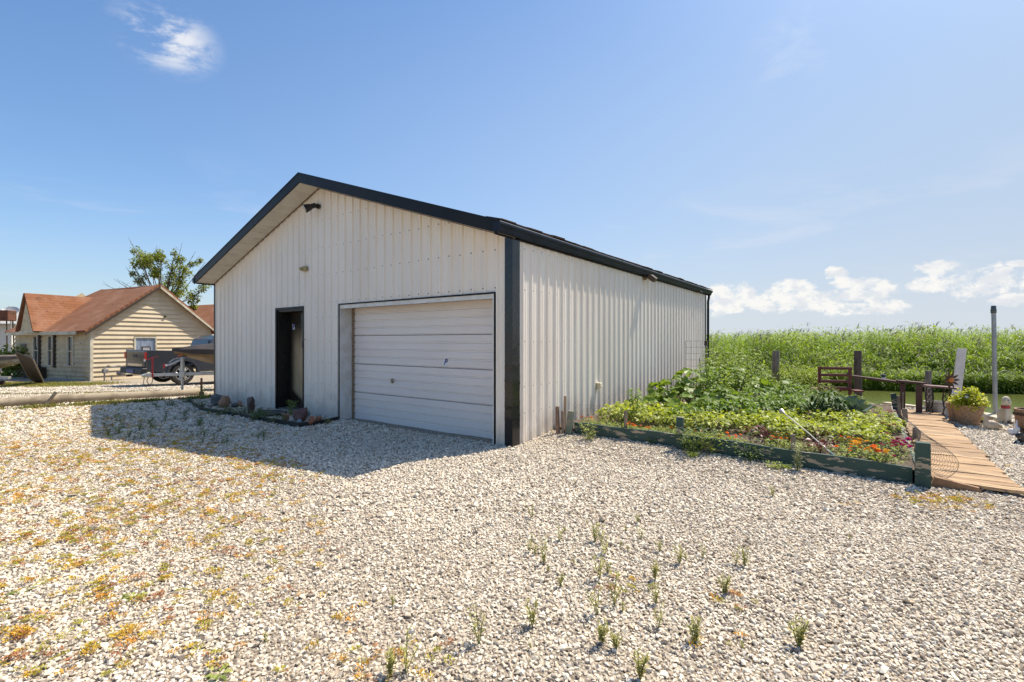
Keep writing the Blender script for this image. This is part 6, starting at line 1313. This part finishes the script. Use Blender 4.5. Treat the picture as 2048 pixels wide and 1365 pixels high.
# yellow-green shoots by the water
for i, (px, py, h) in enumerate(((1600, 790, .95), (1575, 785, .85), (1628, 790, .8))):
    p = gp(px, py, 0); bush('willow_shoots', ['bright yellow-green shoots between the piling and the red chair', 'yellow-green shoots right of the grey piling', 'yellow-green shoots touching the red chair'][i], 'shrub', p, i, h, .34, 420, .12, leafmat('willow shoots %s' % 'abc'[i], (.30, .36, .05), (.2, .28, .04), trans=.35), .28, 9, droop=.2, top=.35)
# wire trellis at the wall
xg, yg = .55, 6.3; TRL = thing('wire_trellis', 'square wire mesh trellis standing at the far end of the wall', 'trellis', G(.08, 7.87), GROT); mb = MB(); zt_ = 1.5+ (682.5-680)/F*12
WZ = 1.50
for k in range(6): mb.tube([(.0+k*.145, 0, .1), (.0+k*.145, 0, WZ)], .0055, 4)
for k in range(8): mb.tube([(.0, 0, WZ-k*.17), (.725, 0, WZ-k*.17)], .0055, 4)
tag(mb.build('wire_grid', M('galvanised wire', (.25, .25, .25), rough=.5, metal=.5), TRL), kind='stuff'); MB().bb(.50, .56, -.02, .02, WZ-.12, WZ-.0).build('tag', BRN, TRL)
mb = MB(); mb.tube([(.45, -.05, .1), (.40, -.1, 1.05)], .012, 5); mb.build('bamboo_cane', BRN, TRL)
# clippings: weeds outside the front board
def weed_tuft(label, px, py, h, r, n, L, mat, W=.35, name='weed', cat='weed', group=None, up=1.2):
    p = gp(px, py); t = thing(name, label, cat, p, 0, group); a = RNG.uniform(0, 6.28, n); q = r*RNG.random(n)**.7; z = h*RNG.random(n); P = np.stack([np.cos(a)*q*(.3+z/h*.7), np.sin(a)*q*(.3+z/h*.7), z], 1); D = np.stack([np.cos(a), np.sin(a), RNG.uniform(0, up, n)], 1); l = L*RNG.uniform(.6, 1.3, n)
    V, T = leaf_arrays(P, D, l, l*W, .2, .1); link('leaves', np_mesh('leaves', V, T, mat, np.repeat(RNG.random(n), 4)), None, t); stems_mb(6, r*.6, h*.9, .0035).build('stems', STEM, t); return t
weed_tuft('leafy weed clump hugging the middle green post', 1385, 905, .30, .30, 420, .055, WEEDD, .5); weed_tuft('leafy weed clump spilling right of the middle green post', 1425, 905, .24, .26, 300, .05, FOL, .5)
weed_tuft('weed with pale flowers at the left end of the front board', 1178, 880, .22, .15, 170, .05, WEED); weed_tuft('sprawling weed along the front board right of the middle post', 1500, 920, .20, .30, 260, .05, WEEDD, .5); weed_tuft('yellow-green moss tuft below the middle post', 1385, 915, .06, .10, 120, .03, FOL, .5); weed_tuft('yellow-green low tuft at the foot of the board', 1548, 938, .07, .12, 140, .03, FOL, .5)
weed_tuft('upright feathery grey-green weed against the board near the thin stake', 1595, 942, .30, .06, 300, .04, M('grey green weed', (.26, .27, .15), (.18, .2, .1), trans=.2, rough=.8, leafvar=.2), .25); weed_tuft('low yellow tuft left of the feathery weed', 1572, 938, .04, .08, 90, .03, FOL, .5); weed_tuft('small sprig at the foot of the board', 1305, 888, .08, .10, 80, .035, WEEDD, .4)
# weeds standing in the open gravel
def stalk_weed(h, ns, L, mat, seed):
    rg = np.random.default_rng(seed); t = thing('gravel_weed', 'spindly yellow-green weed growing up through the open gravel', 'weed', (0, 0, 0), 0, 'spindly weeds in the gravel'); mb = MB(); P = []; D = []
    for k in range(ns):
        a = rg.uniform(0, 6.28); sp = rg.uniform(.05, .32)*h; top = Vector((sp*math.cos(a), sp*math.sin(a), h*rg.uniform(.55, 1))); mb.tube([(0, 0, -.01), top*.5+Vector((0, 0, .01)), top], [.0022, .0018, .001], 4, caps=False); m_ = 22
        for j in range(m_):
            u = .15+.85*j/m_; c = top*u; b = rg.uniform(0, 6.28); P.append(c); D.append((math.cos(b), math.sin(b), rg.uniform(.3, 1.4)))
    P = np.array(P); D = np.array(D); l = L*rg.uniform(.6, 1.2, len(P)); V, T = leaf_arrays(P, D, l, l*.26, .1, .1, rng=rg); link('leaves', np_mesh('leaves', V, T, mat, np.repeat(rg.random(len(P)), 4)), None, t); mb.build('stems', STEM, t); return t
WM = M('gravel weed leaves', (.40, .37, .13), (.30, .31, .09), trans=.25, leafvar=.3, rough=.8)
sw = [stalk_weed(.20, 3, .03, WM, 1), stalk_weed(.16, 5, .032, WM, 2), stalk_weed(.13, 7, .03, WM, 3), stalk_weed(.10, 4, .025, WM, 4)]
wpos = [(1065, 1038, .9, 0), (1060, 1105, .8, 0), (1070, 1112, .6, 1), (1088, 1103, .7, 0), (1095, 1145, .5, 3), (1118, 1085, .8, 0), (1130, 1065, .5, 3), (1088, 1128, .8, 1), (1120, 1175, .9, 3), (1148, 1130, .5, 3), (1190, 1085, 1.0, 1), (1202, 1088, .9, 0), (1210, 1110, .8, 0), (1198, 1160, 1.3, 0), (1216, 1150, .6, 1), (1240, 1095, .5, 3), (1255, 1105, .5, 3), (1276, 1048, .6, 1), (1283, 1080, .7, 0), (1252, 1064, .5, 3), (1320, 1105, .6, 1), (1360, 1130, .9, 1), (1372, 1122, .6, 3), (1405, 1118, .6, 0), (1205, 1290, 1.1, 2), (1195, 1230, 1.1, 0), (1228, 1210, 1.1, 0), (1232, 1300, .8, 2), (1310, 1160, 1.0, 2), (1312, 1210, .8, 1), (1318, 1255, .8, 0), (1245, 1225, .6, 3), (1390, 1288, 1.1, 2), (1598, 1295, 1.2, 2), (1448, 1190, 1.0, 2), (1490, 1135, .9, 1), (1472, 1130, .7, 0), (1545, 995, .8, 1), (1320, 970, .5, 3), (1150, 970, .4, 3), (958, 1290, 1.2, 0), (1065, 1255, 1.0, 1), (1062, 1300, .4, 3), (780, 1355, 1.1, 2), (812, 1345, 1.1, 0), (785, 1215, .7, 3), (1280, 1360, 1.1, 2), (1175, 1050, .4, 3), (1485, 1300, .5, 3), (530, 1290, .6, 3), (160, 930, .8, 3), (200, 905, .6, 1), (250, 975, .5, 3), (120, 870, .7, 1), (60, 850, .8, 2), (330, 935, .5, 3), (1790, 990, .4, 3), (640, 1110, .4, 3), (1700, 1080, .4, 3), (1240, 1020, .4, 3)]
WL = {(1205, 1290): 'bushy weed clump low centre right, the largest in the open gravel', (1195, 1230): 'tall thin weed just above the largest gravel clump', (1228, 1210): 'thin weed up and right of the largest gravel clump', (1310, 1160): 'weed clump halfway between the bed and the bottom edge', (1390, 1288): 'compact weed clump right of the largest gravel clump', (1598, 1295): 'lone weed clump in the gravel low on the right', (1448, 1190): 'leaning weed clump in the middle right gravel', (958, 1290): 'tall thin lone weed in the gravel left of the others at the bottom', (1065, 1255): 'small bushy weed between the lone thin weed and the largest clump', (780, 1355): 'weed clump cut by the bottom edge, left of centre', (812, 1345): 'thin weed rising beside the clump at the bottom edge', (1280, 1360): 'weed clump cut by the bottom edge, right of centre', (1545, 995): 'small weed alone in the gravel below the garden board', (1198, 1160): 'tallest spindly weed in the line of gravel weeds', (1190, 1085): 'forked weed at the top of the line of gravel weeds'}
for i, (px, py, s, v) in enumerate(wpos):
    p = gp(px, py); q = (s*.95,)*3
    if sw[v].get('used') is None: sw[v]['used'] = 1; sw[v].location = p; sw[v].scale = q
    else: o_ = dup(sw[v], p, RNG.uniform(0, 6.28), s*.95); o_['label'] = 'spindly yellow-green weed growing up through the open gravel'; o_['label'] = WL.get((px, py), o_['label'])
    if (px, py) in WL and (sw[v].location-p).length < .001: sw[v]['label'] = WL[(px, py)]
for s in sw:
    if s.get('used') is not None: del s['used']
for o in list(bpy.data.objects):
    if o.name.startswith('gravel_weed') and o.get('used') is not None: del o['used']
# weeds in the garage shadow, darker thin tufts
sh_ = [weed_tuft('thin dark weed tuft in the gravel in the shade of the garage', 300, 850, .10, .04, 26, .06, WEEDD, .18, group='weed tufts in the garage shadow'), weed_tuft('thin dark weed tuft in the gravel in the shade of the garage', 330, 845, .13, .05, 34, .07, WEEDD, .18, group='weed tufts in the garage shadow')]
for k in range(75):
    px = RNG.uniform(205, 540); py = 812+RNG.random()**1.4*75+max(0, (px-380)*.12)
    p = gp(px, py); gx_, gy_ = toG(p.x, p.y)
    if gy_ > -.55 and gx_ > -9.6: continue
    dup(sh_[k % 2], p, RNG.uniform(0, 6.28), RNG.uniform(.5, 1.1))
# plantain rosettes on the left
for i, (px, py) in enumerate(((265, 1197), (45, 1185), (220, 1110), (440, 1352))):
    weed_tuft(['green plantain rosette on the left gravel', 'small plantain near the left edge of the picture', 'little rosette among the orange stonecrop', 'broad yellow-green weed at the bottom edge'][i], px, py, .02, .05, 14 if i < 3 else 22, .055 if i == 0 else .045, WEED, .4, name='plantain', cat='weed', up=.35)

# ------------------------------------------------ rock garden at the door
EDG = M('black landscape edging', (.015, .015, .015), rough=.6)
RG = thing('rock_garden_edging', 'black plastic edging round the rock beds at the garage door', 'edging', (0, 0, 0)); 
def G3(x, y, z=0): return G(x, y, z+gyz(x, y))
pth = [gp(*q) for q in ((378, 804), (402, 822), (450, 830), (505, 840), (560, 850), (600, 856), (640, 850), (676, 842))]
mb = MB()
for a, b in zip(pth[:-1], pth[1:]): beam(mb, (a.x, a.y, .03), (b.x, b.y, .03), .03, .09)
for a in pth[1:-1]: mb.tube([(a.x, a.y, -.01), (a.x, a.y, .075)], .02, 6)
mb.build('edging_strip', EDG, RG)
RK = {'grey': ((.13, .13, .125), (.08, .08, .075)), 'tan': ((.36, .20, .12), (.25, .14, .085)), 'brown': ((.14, .10, .085), (.085, .06, .05)), 'pink': ((.34, .19, .16), (.24, .12, .10)), 'white': ((.45, .41, .37), (.34, .30, .26)), 'orange': ((.36, .13, .06), (.24, .085, .04)), 'redbrown': ((.17, .085, .07), (.11, .055, .045)), 'slate': ((.26, .28, .28), (.18, .20, .20))}
rmat = {k: M('rock '+k, v[0], v[1], rough=.85, scale=9, bump=.5, bscale=22) for k, v in RK.items()}
rocks = [(436, 808, 44, 22, 'grey', 'large flat dark grey rock at the left end of the rock bed'), (449, 813, 22, 24, 'tan', 'upright tan rock beside the large dark grey rock'), (421, 813, 12, 10, 'white', 'small pale round rock at the left end of the rock bed'), (455, 818, 13, 7, 'pink', 'small pinkish grey rock below the tan one'), (481, 812, 14, 14, 'tan', 'small tan rock in the middle of the left bed'), (470, 812, 22, 10, 'grey', 'low grey rock right of the upright tan one'), (503, 826, 22, 38, 'brown', 'tall upright dark brown rock standing like a pillar'), (520, 824, 13, 10, 'pink', 'small pink rock right of the tall brown one'), (463, 823, 9, 5, 'white', 'tiny white stone under the small tan rock'), (571, 838, 16, 20, 'tan', 'tan rock left of the doorway plants'), (601, 839, 40, 30, 'redbrown', 'big red-brown boulder right of the door'), (583, 842, 10, 9, 'white', 'small white stone in front of the red-brown boulder'), (599, 846, 16, 11, 'slate', 'small pale slate rock in front of the red-brown boulder'), (623, 847, 26, 18, 'orange', 'rusty orange rock in front of the red-brown boulder'), (638, 841, 14, 12, 'orange', 'smaller orange rock right of the larger one'), (650, 841, 13, 8, 'white', 'small pale stone towards the right tip of the rock bed'), (655, 843, 16, 6, 'tan', 'flat tan stone at the right tip of the rock bed'), (618, 831, 8, 16, 'slate', 'thin pale slate leaning on the wall behind the boulder')]
for i, (px, pb, w, h, c, lb) in enumerate(rocks):
    p = gp(px, pb+1, .03); W = w/F*p.y; H = h/F*p.y; x_, y_ = toG(p.x, p.y)
    if y_ > -.12: p = G(x_, -.12-W*.2, .03)
    me = hull_rock(200+i, (W*1.2, W*.9, H*1.2), n=20, rnd=.22); o = link('rock', me, rmat[c], None, bevel=.008, seg=2); o.location = (p.x, p.y, H*.46+.01); o.rotation_euler = (0, 0, i*.7 if abs(w-h) < 9 else -.6); tag(o, lb, 'rock')
p = gp(535, 832); o = link('step_stone', hull_rock(300, (.95, .62, .08), n=26, rnd=.1), M('mossy step stone', (.11, .11, .085), (.07, .075, .05), rough=.9, scale=8, bump=.4), None, bevel=.01); o.location = (p.x, p.y+.12, .045); o.rotation_euler = (0, 0, GROT); tag(o, 'flat mossy stepping stone in front of the entry door', 'stepping stone')
for i, (px, py, h, r, n, lb) in enumerate(((478, 832, .16, .20, 160, 'dark weedy clump over the edging left of the tall brown rock'), (400, 818, .16, .16, 140, 'leafy weeds at the left end of the rock bed'), (520, 842, .20, .22, 190, 'tall weeds spilling over the edging before the stepping stone'), (555, 848, .12, .2, 120, 'dark low weeds along the edging below the step'), (583, 832, .30, .10, 120, 'bright green sprig between the door and the boulder'), (406, 800, .36, .12, 70, 'leafy stem at the garage corner by the log'), (375, 806, .12, .2, 140, 'weeds creeping left of the rock bed'), (455, 828, .12, .14, 90, 'small weeds in front of the pinkish rock'), (655, 850, .10, .05, 30, 'little tuft on the gravel right of the rock bed'), (445, 832, .12, .16, 90, 'thin weeds outside the edging below the tan rock'), (618, 826, .16, .05, 40, 'short grass behind the boulder against the wall'), (505, 846, .2, .05, 30, 'single tall weed stalk before the edging'))):
    weed_tuft(lb, px, py, h, r, n, .07, WEEDD if i not in (4, 5) else WEED, .3)
WG = white_gravel = None

# ------------------------------------------------ reeds across the canal
REED = leafmat('reed leaves', (.235, .33, .035), (.12, .19, .028), trans=.48, leafvar=.35, rough=.5); PLUME = M('reed plumes', (.24, .19, .13), (.17, .14, .10), rough=.9, leafvar=.3)
def reeds():
    def block(n, d0, d1, x0, x1, nl, L, hmin, hmax, wide=1):
        X = RNG.uniform(x0, x1, n); d = d0+(d1-d0)*RNG.random(n); Y = FAR(X)+.2+d; clump = .5+.5*np.sin(X*.9+np.sin(Y*.7)*2)*np.sin(Y*.8+X*.3)
        k = (np.abs(X) < 1.22*Y+3) & (X > Y*.30-2); X, Y, d, clump = X[k], Y[k], d[k], clump[k]; n = len(X)
        H = (hmin+(hmax-hmin)*(.45*RNG.random(n)+.55*clump))*(.82+.18*ss(X, 9, 17))*(1+.07*np.sin(X*1.1+.6)+.05*np.sin(X*2.9+Y)+RNG.normal(0, .05, n))*(.42+.58*ss(d, -.6, 5.0)); Z0 = -.55+.35*ss(d, 0, 1.6)
        base = np.stack([X, Y, Z0], 1); lean = np.stack([RNG.normal(.10, .10, n), RNG.normal(0, .08, n), np.ones(n)], 1)
        V1, T1 = leaf_arrays(base, lean, H, .03*wide, 0, .1)
        t = np.tile(np.linspace(.15, 1.0, nl), n)+RNG.uniform(-.05, .05, n*nl); bi = np.repeat(np.arange(n), nl); P = base[bi]+lean[bi]*(H[bi]*t)[:, None]; a = RNG.uniform(0, 6.28, n*nl)
        D = np.stack([np.cos(a)+.35, np.sin(a)*.8, RNG.uniform(.1, 1.1, n*nl)], 1); l = L*RNG.uniform(.6, 1.2, n*nl)
        V2, T2 = leaf_arrays(P, D, l, .030*wide*RNG.uniform(.6, 1.4, n*nl), .45, .1); pv = np.clip(RNG.random(n)*.5+.5*clump+.18*np.sin(X*2.3)*np.sin(Y*1.9), 0, 1)
        return (V1, T1, np.repeat(pv, 4)), (V2, T2, np.repeat(np.clip(pv[bi]+RNG.normal(0, .12, n*nl), 0, 1), 4)), base+lean*H[:, None]
    out = []; tops = []
    for a in ((5200, -.45, 1.8, 6, 30, 16, .44, 1.3, 2.15, 1), (4200, 1.8, 5, 6, 34, 14, .46, 1.75, 2.25, 1.1), (5000, 5, 16, 7, 50, 7, .55, 1.75, 2.2, 1.5), (6000, 16, 60, 8, 90, 5, .7, 1.75, 2.25, 2.4)):
        b1, b2, tp_ = block(*a); out += [b1, b2]; tops.append(tp_)
    V, T, A = join_np(out); print('reed tris', len(T)); tag(link('reed_bed', np_mesh('reed_bed', V, T, REED, A), None), 'tall dense green reeds along the far bank of the canal', kind='stuff')
    tp_ = np.concatenate(tops); tp_ = tp_[RNG.random(len(tp_)) < .10]; n = len(tp_); P = np.repeat(tp_, 5, 0)-np.array([0, 0, .05]); D = np.stack([RNG.uniform(.1, .9, n*5), RNG.normal(0, .2, n*5), RNG.uniform(.6, 1.3, n*5)], 1)
    V, T = leaf_arrays(P, D, (.30+.006*P[:, 1])*RNG.uniform(.6, 1.3, n*5), .022, .3, .1); tag(link('reed_plumes', np_mesh('reed_plumes', V, T, PLUME, np.repeat(RNG.random(n*5), 4)), None), 'brown plumes on top of the reeds', kind='stuff')
reeds()
